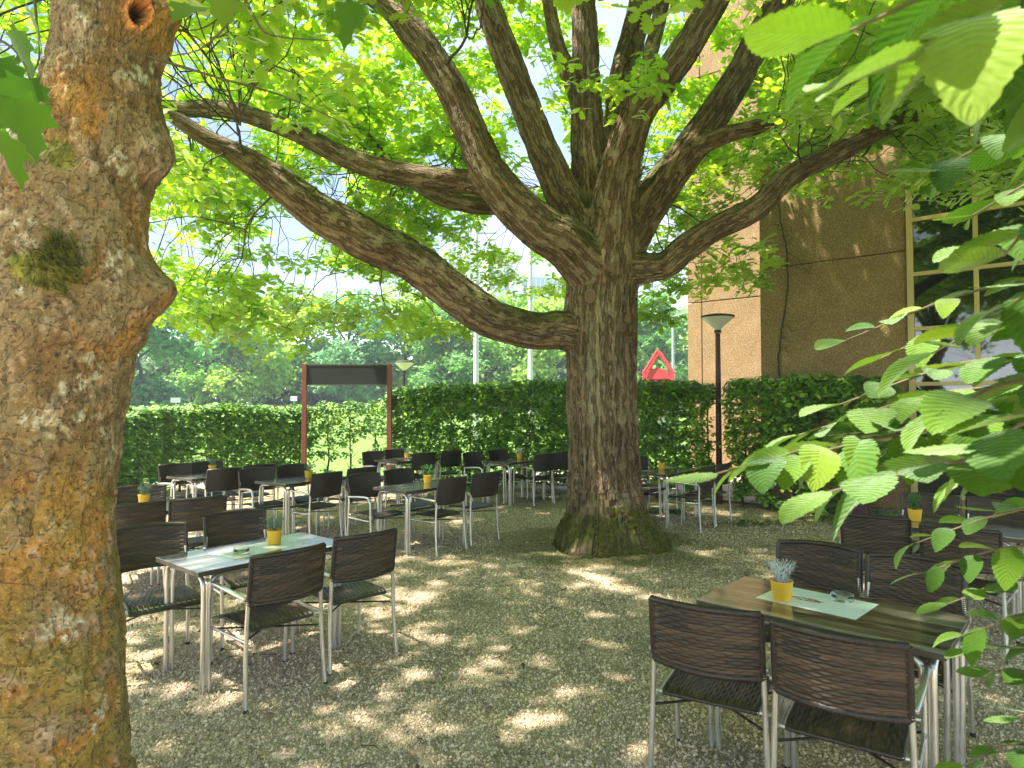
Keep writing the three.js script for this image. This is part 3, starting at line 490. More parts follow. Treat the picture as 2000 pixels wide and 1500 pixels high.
{
  // right outline and axis read along the height: [py, left px, right px]
  const prof = [[1760, -216, 300], [1640, -191, 250], [1500, -161, 222], [1350, -146, 213], [1200, -136, 208], [1080, -126, 197], [960, -116, 197], [860, -98, 207], [760, -78, 226], [700, -64, 240], [650, -52, 262], [600, -38, 268], [560, -31, 270], [500, -22, 268], [440, 4, 268], [380, 22, 276], [320, 46, 288], [260, 66, 292], [200, 92, 300], [140, 110, 304], [60, 122, 322], [0, 128, 342], [-80, 122, 377], [-200, 96, 432], [-320, 66, 492]];
  const rows = 420, cols = 300, P = [], U = [], C = [], I = [];
  const bumps = [[352, 292, 58, 0.12, 40], [312, 565, 58, 0.105, 46], [30, 330, 60, 0.03, 60]];
  const rOf = py => { let i = 0; while (i < prof.length - 2 && prof[i + 1][0] > py) i++; const a = prof[i], b = prof[i + 1], t = sm(0, 1, (a[0] - py) / (a[0] - b[0])); return [mix(a[1], b[1], t), mix(a[2], b[2], t)]; };
  for (let j = 0; j <= rows; j++) {
    const py = mix(1790, -320, j / rows), [l, r] = rOf(py), c = at((l + r) / 2, py, NT), R = (r - l) / 2 * NT / FOCAL;
    for (let i = 0; i <= cols; i++) {
      const a = i / cols * Math.PI * 2, sx = Math.sin(a), sz = Math.cos(a), y = c.y;
      const X = c.x + sx * R, Z = c.z + sz * R, px = 1000 + FOCAL * X / -Z, pyA = 790 - (y - EYE) * FOCAL / -Z;
      let d = 0.03 * (fb(X * 5, y * 3, Z * 5, 3) - 0.5);
      // burls on the right flank and a swelling on the left
      for (const [bx, by, bs, amp] of bumps) { const e = ((px - bx) ** 2) / (bs * bs * 1.3) + ((pyA - by) ** 2) / (bs * bs); if (sz > -0.4) d += amp * Math.exp(-e * 1.2); }
      // plates of bark: cells with raised, curled edges
      const wx = X * 9 + 1.2 * fb(X * 6, y * 6, Z * 6, 2), wy = y * 6, wz = Z * 9, ce = fb(wx * 1.2, wy, wz * 1.2, 4), plate = sm(0.47, 0.53, ce), plate2 = sm(0.58, 0.62, fb(wx * 2.3 + 9, wy * 2, wz * 2.3, 3)), crackN = Math.abs(fb(X * 13 + 4, y * 7, Z * 13, 3) - 0.5);
      const fine = fb(X * 60, y * 50, Z * 60, 3);
      d += 0.007 * plate + 0.006 * plate2 + 0.006 * (fine - 0.5) - 0.012 * (1 - sm(0.0, 0.018, crackN)) * sm(0.45, 0.6, fb(X * 3, y * 3, Z * 3 + 8, 2));
      // knot hole near the top
      const hx = (px - 254) / 27, hy = (pyA - 14) / 32, hr = Math.sqrt(hx * hx + hy * hy); let rim = 0, hole = 0;
      if (sz > 0) { hole = 1 - sm(0.55, 0.75, hr); rim = sm(0.6, 0.8, hr) * (1 - sm(0.95, 1.15, hr)); d += 0.018 * rim - 0.07 * hole; }
      P.push(c.x + sx * (R + d), y, c.z + sz * (R + d)); U.push(i / cols * 4, y * 2.4);
      // colours: grey brown, ochre where plates have fallen, pinkish and pale lichen spots, moss
      const k = fb(X * 2.6 + 5, y * 2.2, Z * 2.6, 4), low = 1 - sm(0.9, 1.9, y + 0.5 * (k - 0.5));
      let col = mix3([0.13, 0.085, 0.036], [0.172, 0.124, 0.062], plate);
      col = mix3(col, [0.25, 0.135, 0.032], (1 - plate) * sm(0.46, 0.6, k + 0.12 * low));
      col = mix3(col, [0.27, 0.21, 0.15], 0.6 * plate2 * sm(0.4, 0.6, fine));
      col = mix3(col, [0.29, 0.27, 0.19], sm(0.64, 0.70, fb(X * 9, y * 9 + 31, Z * 9, 4)) * sm(0.45, 0.55, fine));
      const mossN = fb(X * 8 + 2, y * 8, Z * 8, 4);
      const m1 = sz > 0 ? Math.exp(-(((px - 85) / 90) ** 2 + ((pyA - 520) / 65) ** 2)) : 0, m2 = sz > 0 ? Math.exp(-(((px - 110) / 60) ** 2 + ((pyA - 310) / 70) ** 2)) : 0, m3 = sm(0.5, 0.68, fb(X * 2.2, y * 1.6 + 4, Z * 2.2, 3)) * low;
      const mo = sm(0.62, 0.72, mossN * 0.55 + 0.62 * Math.max(m1 * 1.0, m2 * 0.7) + 0.34 * m3);
      col = mix3(col, mix3([0.055, 0.07, 0.006], [0.17, 0.16, 0.02], fine), mo * 0.92); 
      col = mix3(col, [0.15, 0.12, 0.022], 0.75 * sm(0.36, 0.56, mossN) * low);
      col = mix3(col, [0.55, 0.22, 0.07], rim * 0.9); if (hole > 0.5) col = [0.05, 0.03, 0.02];
      const g = (0.72 + 0.56 * fine) * 2.6; C.push(col[0] * g, col[1] * g, col[2] * g);
    }
  }
  for (let j = 0; j < rows; j++) for (let i = 0; i < cols; i++) { const a = j * (cols + 1) + i, b = a + cols + 1; I.push(a, a + 1, b, a + 1, b + 1, b); }
  const g = geoOf(P, I, U, C); g.translate(-nearTree.position.x, 0, -nearTree.position.z);
  mesh('trunk', g, std({ vertexColors: true, roughness: 0.93, map: flakeTex, bumpMap: flakeBump, bumpScale: 0.016 }), nearTree);
}
// moss cushion: short strands
{
  reseed(303); const tuft = merge(Array.from({ length: 7 }, () => { const g = new THREE.PlaneGeometry(0.0035, 0.03).translate(0, 0.013, 0); return place(g, V(gauss() * 0.008, 0, gauss() * 0.008), EUL(gauss() * 0.7, rnd() * 6.3, gauss() * 0.7)); }));
  const list = [];
  for (let i = 0; i < 900; i++) { const px = 85 + gauss() * 55, py = 515 + gauss() * 42, e = fb(px / 30, py / 30, 4, 3); if (e < 0.45) continue; const p = at(px, py, NT - 0.255 + 0.00035 * Math.abs(px - 110)); list.push([M4(p.sub(nearTree.position), EUL(rr(0.7, 1.5), gauss() * 0.6, 0), rr(0.7, 1.3)), lin(...mix3([0.05, 0.07, 0.008], [0.19, 0.19, 0.03], rnd()))]); }
  instanced('moss', tuft, std({ color: 0xffffff, roughness: 1, side: THREE.DoubleSide }), list, nearTree);
}
// crown of the near tree: over the camera and out of the frame, with a few big lobed leaves hanging into it
const MAPLE = (() => {                                        // five-lobed blade
  const s = new THREE.Shape(), pts = [[0, 0], [0.12, 0.02], [0.34, -0.08], [0.30, 0.10], [0.52, 0.18], [0.44, 0.30], [0.50, 0.50], [0.30, 0.48], [0.20, 0.56], [0.22, 0.78], [0.08, 0.84], [0, 1.0]];
  s.moveTo(0, 0); pts.slice(1).forEach(p => s.lineTo(...p)); pts.slice(1, -1).reverse().forEach(([x, y]) => s.lineTo(-x, y)); s.closePath();
  const g = new THREE.ShapeGeometry(s), p = g.attributes.position, u = g.attributes.uv; for (let i = 0; i < p.count; i++) { const x = p.getX(i), y = p.getY(i); u.setXY(i, x * 0.9 + 0.5, y); p.setXYZ(i, x, 0.18 * Math.abs(x) - 0.22 * y * y, y); } g.computeVertexNormals(); return g;
})();
{
  reseed(404);
  const tw = std({ color: lin(0.12, 0.10, 0.06), roughness: 0.9 });
  const plain = [0, 1, 2, 3].map(k => { const c = blades[k].clone(); c.map = null; c.bumpMap = null; return c; });
  const leafAt = (px, py, d, size, m, rx = 0.9) => { const o = mesh('leaf', MAPLE, plain[m], nearTree); o.position.copy(at(px, py, d)).sub(nearTree.position); o.rotation.set(rx + gauss() * 0.3, rnd() * 6.3, gauss() * 0.4, 'YXZ'); o.scale.setScalar(size); };
  for (const [px, py, d, s, m] of [[20, 190, 1.3, 0.13, 0], [-20, 250, 1.25, 0.13, 1], [45, 150, 1.5, 0.10, 2], [15, 60, 1.5, 0.12, 0], [50, 20, 1.7, 0.12, 1], [-10, 110, 1.6, 0.12, 2], [60, 95, 2.0, 0.11, 0], [385, 15, 1.6, 0.11, 1], [430, -10, 1.5, 0.12, 3], [470, 10, 1.8, 0.10, 1], [350, -20, 1.4, 0.1, 2], [700, 5, 1.2, 0.09, 0], [545, -15, 1.6, 0.1, 1], [-30, 330, 2.6, 0.12, 2], [0, 400, 2.8, 0.12, 1]]) leafAt(px, py, d, s, m);
  for (const path of [[[-80, 60, 2.2], [20, 90, 2.2], [60, 160, 2.2], [40, 230, 2.2], [-20, 250, 2.1]], [[60, -60, 2.3], [70, 30, 2.2], [75, 120, 2.2], [30, 190, 2.2]], [[300, -60, 2.2], [420, -30, 1.9], [460, 20, 1.8], [400, 90, 1.9], [330, 110, 2.1]], [[290, 110, 2.3], [420, 150, 2.4], [560, 190, 2.6], [690, 250, 2.8]], [[450, -60, 2.0], [500, 40, 2.0], [520, 65, 2.0], [650, 80, 2.1]]]) { const p = curve(path.map(q => at(...q).sub(nearTree.position)), 14); mesh('twig', tube(p, p.map((_, i) => 0.006 - 0.0003 * i), 5), tw, nearTree); }
  // limbs and foliage overhead
  const list = [], top = at(270, -320, NT), limbG = [];
  for (let k = 0; k < 11; k++) {
    const az = k / 11 * 6.28 + gauss() * 0.2, end = V(top.x + Math.cos(az) * rr(1.6, 3.6), top.y + rr(1.0, 3.4), top.z + Math.sin(az) * rr(1.4, 2.6));
    const p = curve([V(top.x, top.y - 0.3, top.z), top.clone().lerp(end, 0.4).add(V(0, 0.5, 0)), end], 8); limbG.push(tube(p, p.map((_, i) => 0.09 - 0.009 * i), 7, false));
    for (let i = 0; i < 46; i++) { const q = p[3 + rnd() * 6 | 0].clone().add(V(gauss() * 0.8, gauss() * 0.45 + 0.1, gauss() * 0.8)), [x, y, d] = pix(q); if (d > 0.1 && x > -100 && x < 2100 && y > -60 && y < 1500) continue; list.push([M4(q.sub(nearTree.position), EUL(gauss() * 0.5, rnd() * 6.3, gauss() * 0.5), rr(0.8, 1.2)), leafTone()]); }
  }
  instanced('crown', merge(Array.from({ length: 6 }, (_, i) => place(MAPLE, V(gauss() * 0.12, gauss() * 0.06, gauss() * 0.12), EUL(gauss() * 0.4, i, gauss() * 0.4), 0.12))), M.oakLeaf, list, nearTree);
  mesh('limbs', limbG, tw, nearTree).position.copy(nearTree.position).multiplyScalar(-1);
}
stage('near tree');
// ------------------------------------------------------------------ hedges
reseed(501);
const hedgeSprays = [0, 1, 2].map(() => merge(Array.from({ length: 8 }, (_, i) => place(leafGeo(rr(0.055, 0.085), HORN, { fold: 0.2, droop: 0.2 }), V(gauss() * 0.05, gauss() * 0.03, -0.02 + i * 0.02), EUL(rr(-0.6, 0.3), (i % 2 ? 1 : -1) * rr(0.5, 1.3), gauss() * 0.5)))));
const barkDark = std({ color: lin(0.09, 0.075, 0.055), roughness: 0.95 });
const hedgeTone = () => lin(...(rnd() < 0.75 ? mix3([0.08, 0.21, 0.014], [0.18, 0.37, 0.016], rnd()) : mix3([0.25, 0.46, 0.02], [0.42, 0.58, 0.05], rnd())));
function hedge(name, label, path, heights, thick, perM, group, step = 0.45) {
  const name2 = perM.length === 1 && heights[0] < 1.9, a0 = path[0], t = thing(name, label, 'hedge', [a0[0], 0, a0[1]], 0, group), lists = [[], [], []], stems = [];
  for (let s = 0; s < path.length - 1; s++) {
    const [x0, z0] = path[s], [x1, z1] = path[s + 1], L = Math.hypot(x1 - x0, z1 - z0), nx = -(z1 - z0) / L, nz = (x1 - x0) / L, n = L * perM[s] | 0;
    for (let i = 0; i < n; i++) {
      const u = rnd(), hTop = mix(heights[s], heights[s + 1], u) + 0.16 * (fb((x0 + (x1 - x0) * u) * 1.6, 3, (z0 + (z1 - z0) * u) * 1.6, 3) - 0.5), e = rnd();
      let v = e < 0.22 ? 1 - 0.05 * rnd() : 0.08 + 0.9 * Math.pow(rnd(), 0.85), w = e < 0.22 ? rr(-1, 1) : rnd() < 0.72 ? (rnd() < 0.7 ? 1 : -1) * rr(0.65, 1.05) : rr(-1, 1); if (u * 0 + v > 0.97) v += 0.06 * rnd();
      const X = x0 + (x1 - x0) * u, Z = z0 + (z1 - z0) * u, Y = v * hTop;
      const hole = fb(X * 2.2 + 5, Y * 2.4, Z * 2.2, 3) + 0.12 * sm(0.6, 1, v) - 0.12 * (1 - sm(0.05, 0.3, v)); if (hole < (name2 ? 0.43 : 0.37) && rnd() < 0.85) continue;
      const b = 0.16 * (fb(X * 1.4, Y * 1.4, Z * 1.4 + 9, 3) - 0.5);
      const q = V(X + nx * (w * thick / 2 + b) - a0[0] + gauss() * 0.03, Y + gauss() * 0.03, Z + nz * (w * thick / 2 + b) - a0[1] + gauss() * 0.03);
      const yaw = Math.atan2(nx * Math.sign(w), nz * Math.sign(w)) + gauss() * 0.8;
      lists[i % 3].push([M4(q, EUL(0.35 + gauss() * 0.5, yaw, gauss() * 0.4), rr(0.8, 1.3)), hedgeTone()]);
    }
    for (let d = 0.2; d < L; d += step * rr(0.7, 1.3)) {
      const u = d / L, hT = mix(heights[s], heights[s + 1], u) * 0.92, p = []; let ox = gauss() * 0.05, oz = gauss() * 0.05;
      for (let k = 0; k <= 6; k++) { ox += gauss() * 0.03; oz += gauss() * 0.03; p.push(V(x0 + (x1 - x0) * u + ox - a0[0], -0.02 + hT * k / 6, z0 + (z1 - z0) * u + oz - a0[1])); }
      const g = [tube(p, p.map((_, k) => 0.028 - 0.0035 * k), 6, false)];
      for (let k = 0; k < 7; k++) { const a = p[1 + rnd() * 5 | 0], e = a.clone().add(V(gauss() * 0.35, rr(0.1, 0.4), gauss() * 0.35)); g.push(tube([a, a.clone().lerp(e, 0.5).add(V(gauss() * 0.05, 0, gauss() * 0.05)), e], [0.008, 0.006, 0.003], 4, false)); }
      mesh('stem', g, barkDark, t);
    }
  }
  const f = new THREE.Group(); f.name = 'foliage'; t.add(f); lists.forEach((l, i) => instanced('leaves', hedgeSprays[i], M.hedgeLeaf, l, f)); return t;
}
const gp = (px, d) => [(px - 1000) / FOCAL * d, -d];
hedge('hornbeam_hedge', 'low clipped hornbeam hedge at the garden edge, behind the left tables', [gp(110, 10.2), gp(300, 12.6), gp(585, 15.2)], [1.62, 1.62, 1.62], 0.7, [980, 880], 'hedges');
hedge('hornbeam_hedge', 'thin see-through hornbeam hedge beneath the dark signboard', [gp(585, 15.2), gp(775, 15.1)], [1.66, 1.7], 0.45, [330], 'hedges', 0.6);
hedge('hornbeam_hedge', 'tall dense hornbeam hedge behind the oak trunk', [gp(775, 14.9), gp(1100, 13.0), gp(1392, 11.7)], [2.0, 2.1, 2.06], 0.75, [1150, 1150], 'hedges');
hedge('hornbeam_hedge', 'tall hornbeam hedge in front of the brown concrete slab', [gp(1428, 11.35), gp(1745, 9.9)], [2.05, 2.12], 0.55, [1000], 'hedges');
// low plants and weeds at the foot of the hedges
{
  reseed(520); const list = [], tuft = merge(Array.from({ length: 6 }, (_, i) => place(leafGeo(rr(0.06, 0.12), HORN.map(v => v * 0.8), { droop: 0.5 }), V(gauss() * 0.03, rr(0, 0.05), gauss() * 0.03), EUL(-rr(0.1, 0.9), i * 1.1, 0))));
  for (let i = 0; i < 900; i++) { const right = rnd() < 0.6, p = right ? gp(rr(1250, 1800), rr(9.3, 10.9)) : gp(rr(250, 1100), rr(11.6, 13.6)); if (fb(p[0] * 1.5, 2, p[1] * 1.5, 3) < 0.53) continue; list.push([M4(V(p[0], 0.0, p[1]), EUL(0, rnd() * 6.3, 0), rr(0.4, 1.1)), lin(...mix3([0.06, 0.15, 0.015], [0.2, 0.32, 0.04], rnd()))]); }
  tag(instanced('weeds', tuft, M.hedgeLeaf, list, scene), 'low green weeds growing along the foot of the hedges', 'weeds', null, 'stuff');
}
stage('hedges');
// ------------------------------------------------------------------ trees beyond the lawn
reseed(611);
const clumps = [0, 1].map(() => merge(Array.from({ length: 16 }, () => place(leafGeo(rr(0.16, 0.28), [0.1, 0.42, 0.42, 0.05], { fold: 0.1 }), V(gauss() * 0.42, gauss() * 0.26, gauss() * 0.42), EUL(gauss() * 0.8, rnd() * 6.3, gauss() * 0.8)))));
function farTree(px, d, h, r, tone, label, y0 = 1.3, low = 0.06) {
  const X = (px - 1000) / FOCAL * d, t = thing('broadleaf_tree', label, 'tree', [X, y0, -d], rnd() * 6, 'trees beyond the lawn'), g = [];
  const p = curve([V(0, -0.3, 0), V(gauss() * 0.2, h * 0.3, gauss() * 0.2), V(gauss() * 0.4, h * 0.62, gauss() * 0.4), V(gauss() * 0.5, h * 0.9, gauss() * 0.5)], 10), r0 = h * 0.022;
  g.push(tube(p, p.map((_, i) => r0 * (1 - i * 0.085)), 8, false));
  for (let k = 0; k < 12; k++) { const a = p[3 + rnd() * 6 | 0], az = rnd() * 6.3, e = a.clone().add(V(Math.cos(az) * r * rr(0.5, 0.9), rr(0.3, 1.8), Math.sin(az) * r * rr(0.5, 0.9))); g.push(tube([a, a.clone().lerp(e, 0.5).add(V(0, 0.2, 0)), e], [r0 * 0.4, r0 * 0.25, r0 * 0.08], 5, false)); }
  mesh('trunk', g, barkDark, t);
  const lists = [[], []], n = 240 + r * 55 | 0, blobs = Array.from({ length: 16 }, () => { const el = rr(-1.3, 1.3), az = rnd() * 6.3, q = rr(0.35, 0.85); return [V(Math.cos(az) * Math.cos(el) * r * q, h * (low + (1 - low) * 0.5) + Math.sin(el) * h * (1 - low) * 0.42, Math.sin(az) * Math.cos(el) * r * q), r * rr(0.28, 0.5)]; });
  for (let i = 0; i < n; i++) { const [c, br] = blobs[rnd() * 16 | 0], dir = V(gauss(), gauss(), gauss()).normalize().multiplyScalar(br * Math.pow(rnd(), 0.4)), q = c.clone().add(V(dir.x, dir.y * 0.7, dir.z)); if (q.y < h * low * 0.8) continue; const k = rr(0.75, 1.25); lists[i % 2].push([M4(q, EUL(gauss() * 0.4, rnd() * 6.3, gauss() * 0.4), rr(0.8, 1.5)), lin(tone[0] * k, tone[1] * k, tone[2] * k)]); }
  const cr = new THREE.Group(); cr.name = 'crown'; t.add(cr); lists.forEach((l, i) => instanced('foliage', clumps[i], M.farLeaf, l, cr)); return t;
}
const DARKG = [0.15, 0.36, 0.06], MIDG = [0.24, 0.48, 0.05], PALEG = [0.40, 0.60, 0.06], BLUEG = [0.17, 0.40, 0.14];
[[150, 40, 11, 4.4, MIDG, 'green tree glimpsed past the mottled trunk at the far lawn'], [275, 34, 8.5, 3.6, BLUEG, 'rounded blue-green tree standing nearest the mottled trunk'], [395, 46, 12, 4.2, MIDG, 'mid green tree behind the small white sign on the lawn'], [490, 44, 11, 3.8, PALEG, 'pale green tree with a bare dark trunk beyond the lawn'], [590, 50, 13, 4.6, MIDG, 'tall tree rising above the dark signboard'], [690, 46, 11.5, 4.2, BLUEG, 'blue-green tree between the posts of the signboard'], [790, 48, 12.5, 4.4, PALEG, 'pale tree directly behind the distant lamp'], [880, 42, 9.5, 3.8, DARKG, 'dark tree behind the pale mast, farther from the oak'], [975, 46, 11, 4.2, MIDG, 'green tree between the two pale masts'], [1080, 44, 10.5, 4.2, PALEG, 'pale tree next to the mast beside the oak trunk'], [1190, 50, 13, 4.6, MIDG, 'tree hidden mostly by the oak trunk'], [1275, 42, 10.5, 3.6, DARKG, 'dark green tree behind the red gabled frame'], [1345, 52, 11, 4, PALEG, 'pale tree at the corner of the concrete wing'], [340, 62, 15, 5.5, DARKG, 'tall back-row tree showing over the white sign'], [640, 66, 16, 6, DARKG, 'tall back-row tree showing over the signboard'], [930, 66, 15, 6, BLUEG, 'tall back-row tree showing over the masts'], [60, 58, 15, 6, DARKG, 'tall back-row tree behind the mottled trunk'], [520, 70, 17, 6, BLUEG, 'tall blue-green tree behind the bare dark trunk']].forEach(a => farTree(a[0], a[1], a[2] * 0.72, a[3] * 0.85, a[4], a[5]));
{
  reseed(640); const list = [];
  for (let i = 0; i < 2400; i++) { const px = rr(-100, 1400), d = rr(50, 56); list.push([M4(V((px - 1000) / FOCAL * d, 1.0 + rr(0, 5.2), -d), EUL(gauss(), rnd() * 6.3, gauss()), rr(1.2, 2.2)), lin(...mix3([0.03, 0.10, 0.02], [0.12, 0.25, 0.03], rnd()))]); }
  tag(instanced('undergrowth', clumps[0], M.farLeaf, list, scene), 'dark undergrowth below the trees at the end of the lawn', 'undergrowth', null, 'stuff');
}
stage('far trees');
scene.fog = new THREE.FogExp2(new THREE.Color(0.80, 0.93, 0.95), 0.002);
// ------------------------------------------------------------------ things beyond the hedge
const pale = std({ color: lin(0.62, 0.62, 0.6), roughness: 0.8, map: grain }), galv = std({ color: lin(0.42, 0.44, 0.46), roughness: 0.5, metalness: 0.5 });
for (const [px, d, h, lab] of [[930, 27, 9.5, 'pale concrete mast standing behind the hedge, away from the oak'], [1036, 27, 9.5, 'pale concrete mast standing behind the hedge, close to the oak trunk']]) { const t = thing('concrete_mast', lab, 'mast', [(px - 1000) / FOCAL * d, 0, -d], 0, 'masts'); mesh('shaft', cyl(0.125, 0.085, h, 0, -0.1, 0, 14), pale, t); mesh('cap', cyl(0.1, 0.04, 0.08, 0, h - 0.1, 0, 14), galv, t); mesh('bracket', box(0.9, 0.06, 0.06, 0.4, h - 0.6, 0), galv, t); }
{ const d = 32, t = thing('street_lamp', 'grey street lamp with two short arms beside the concrete wing', 'lamp', [(1315 - 1000) / FOCAL * d, 0.3, -d]); const h = EYE + (790 - 601) / FOCAL * d - 0.3; mesh('pole', cyl(0.1, 0.06, h, 0, -0.4, 0, 12), galv, t); for (const s of [-1, 1]) { mesh('arm', tube([V(0, h - 0.45, 0), V(s * 0.2, h - 0.38, 0), V(s * 0.55, h - 0.3, 0)], 0.035, 7), galv, t); mesh('lamp_head', rbox(0.42, 0.07, 0.16, s * 0.68, h - 0.29, 0, 0.03), galv, t); } }
{
  const d = 24, t = thing('red_gabled_frame', 'red house-shaped frame with a rounded drum inside, above the hedge', 'kiosk', [(1287 - 1000) / FOCAL * d, 0, -d], -0.35);
  const red = std({ color: lin(0.62, 0.05, 0.055), roughness: 0.45 }), w = 0.5, e = EYE + (790 - 727) / FOCAL * d, a = EYE + (790 - 686) / FOCAL * d;
  for (const z of [-0.3, 0.3]) { for (const s of [-1, 1]) { mesh('post', rbox(0.09, 0.75, 0.09, s * w, e - 0.375, z, 0.01), red, t); mesh('rafter', tube([V(s * w, e - 0.02, z), V(0, a, z)], 0.055, 8), red, t); } mesh('rail', rbox(0.92, 0.07, 0.07, 0, e - 0.46, z, 0.01), red, t); }
  mesh('drum', new THREE.CylinderGeometry(0.40, 0.40, 0.5, 28, 1, false, -Math.PI / 2, Math.PI).rotateX(-Math.PI / 2).translate(0, e - 0.26, 0), red, t); mesh('back_panel', box(0.9, 0.72, 0.03, 0, e - 0.37, -0.24), red, t); mesh('plinth', box(1.2, e - 0.74, 0.8, 0, (e - 0.76) / 2, 0), std({ color: lin(0.2, 0.22, 0.18), roughness: 0.9 }), t);
}
{ // far towers
  const wh = std({ color: lin(0.72, 0.72, 0.72), roughness: 0.8 }), bl = std({ color: lin(0.34, 0.45, 0.62), roughness: 0.4 }), gl = std({ color: lin(0.10, 0.14, 0.2), roughness: 0.15 });
  const d1 = 150, t1 = thing('tower_block', 'white tower block far behind the leaves', 'building', [(975 - 1000) / FOCAL * d1, 0, -d1], 0.3), h1 = EYE + (790 - 497) / FOCAL * d1; mesh('wall', box(7, h1, 7, 0, h1 / 2, 0), wh, t1); mesh('roof', box(7.5, 0.5, 7.5, 0, h1 + 0.25, 0), wh, t1);
  const wg = new THREE.BoxGeometry(0.9, 1.3, 0.12); for (let f = 0; f < 10; f++) for (let c = 0; c < 4; c++) { const m = mesh('window', wg, gl, t1); m.position.set(-2.5 + c * 1.65, h1 - 2 - f * 3, 3.5); }
  const d2 = 120, t2 = thing('office_block', 'pale blue panelled office block far behind the hedge', 'building', [(1055 - 1000) / FOCAL * d2, 0, -d2], 0.25), h2 = EYE + (790 - 550) / FOCAL * d2; mesh('wall', box(9, h2, 8, 0, h2 / 2, 0), bl, t2); mesh('roof', box(9.4, 0.4, 8.4, 0, h2 + 0.2, 0), wh, t2);
  const fg = new THREE.BoxGeometry(0.12, h2 - 0.6, 0.25); for (let c = 0; c < 12; c++) { const m = mesh('mullion', fg, wh, t2); m.position.set(-4.4 + c * 0.8, h2 / 2, 4.1); } const bg = new THREE.BoxGeometry(8.9, 0.9, 0.06); for (let f = 0; f < 7; f++) { const m = mesh('window_band', bg, gl, t2); m.position.set(0, h2 - 2 - f * 3, 4.03); }
}
// notices on the lawn
for (const [px, py, d, w, lab] of [[343, 782, 33, 0.5, 'small white notice board on a post, lawn near the mottled trunk'], [574, 779, 36, 0.36, 'tiny white notice on the lawn beside the signboard']]) { const y = EYE + (790 - py) / FOCAL * d, t = thing('notice_board', lab, 'sign', [(px - 1000) / FOCAL * d, 0.7, -d], 0, 'lawn notices'); mesh('panel', rbox(w, 0.26, 0.03, 0, y - 0.7, 0), std({ color: lin(0.8, 0.78, 0.76), roughness: 0.6 }), t); mesh('post', box(0.05, y - 0.7, 0.04, 0, (y - 0.7) / 2 - 0.05, -0.03), galv, t); }
{ const d = 40, t = thing('wooden_rail', 'low wooden rail fence under the trees beyond the lawn', 'fence', [(520 - 1000) / FOCAL * d, 1.0, -d]); for (let i = 0; i < 5; i++) mesh('post', box(0.08, 0.8, 0.08, -1.5 + i * 0.75, 0.3, 0), barkDark, t); for (const y of [0.35, 0.62]) mesh('rail', box(3.1, 0.08, 0.04, 0, y, 0.062), barkDark, t); }
// the signboard
{
  const d = 14.3, l = at(595, 900, d), r = at(761, 900, d), t = thing('signboard', 'dark blank signboard between two rust red posts in front of the hedge', 'sign', [(l.x + r.x) / 2, 0, -d]), w = (r.x - l.x) / 2, hi = EYE + (790 - 712) / FOCAL * d, lo = EYE + (790 - 753) / FOCAL * d;
  for (const s of [-1, 1]) mesh('post', rbox(0.1, hi + 0.02, 0.1, s * w, hi / 2, 0, 0.006), rust, t);
  mesh('board', rbox(2 * w - 0.11, hi - lo, 0.05, 0, (hi + lo) / 2, 0, 0.004), std({ color: lin(0.02, 0.021, 0.016), roughness: 0.85, map: grain }), t);
  for (const y of [hi - 0.012, lo + 0.012]) mesh('board_rail', box(2 * w - 0.11, 0.024, 0.062, 0, y, 0), std({ color: lin(0.09, 0.07, 0.06), roughness: 0.6 }), t);
}
// garden lamps: a white cone that opens upwards under a dark rim
const shade = std({ color: lin(0.78, 0.76, 0.68), roughness: 0.35, side: THREE.DoubleSide });
for (const [px, d, top, lab] of [[1403, 11.5, 3.3, 'tall brown garden lamp with a white cone shade before the concrete wing'], [789, 18.6, 2.95, 'small distant garden lamp with a white cone shade by the signboard']]) {
  const t = thing('garden_lamp', lab, 'lamp', [(px - 1000) / FOCAL * d, 0, -d], 0, 'garden lamps');
  mesh('post', cyl(0.055, 0.042, top - 0.25, 0, -0.05, 0, 16), lampBrown, t);
  const sh = mesh('lamp_shade', new THREE.LatheGeometry([[0.05, -0.24], [0.055, -0.22], [0.265, -0.035], [0.27, -0.02]].map(p => new THREE.Vector2(...p)), 32), shade, t); sh.position.y = top;
  const cap = mesh('lamp_cap', new THREE.LatheGeometry([[0.262, -0.02], [0.29, -0.018], [0.285, 0.012], [0.15, 0.04], [0, 0.05]].map(p => new THREE.Vector2(...p)), 32), std({ color: lin(0.03, 0.028, 0.02), roughness: 0.6 }), t); cap.position.y = top;
  mesh('collar', cyl(0.065, 0.06, 0.05, 0, top - 0.29, 0, 16), lampBrown, t);
}
// litter bin by the hedge
{
  const t = thing('litter_bin', 'brown metal litter bin with a dark slot, by the tall hedge', 'bin', [4.97, 0, -9.47], -0.6), m = std({ color: lin(0.075, 0.025, 0.025), roughness: 0.5 });
  mesh('body', rbox(0.33, 0.52, 0.3, 0, 0.34, 0, 0.02), m, t); mesh('hood', rbox(0.34, 0.06, 0.31, 0, 0.77, 0, 0.02), m, t); for (const s of [-1, 1]) mesh('side', rbox(0.025, 0.18, 0.28, s * 0.155, 0.67, 0, 0.004), m, t); mesh('liner', box(0.28, 0.17, 0.24, 0, 0.675, -0.02), rubber, t); mesh('foot', cyl(0.05, 0.05, 0.1, 0, -0.01, 0, 12), m, t);
}
stage('far things');
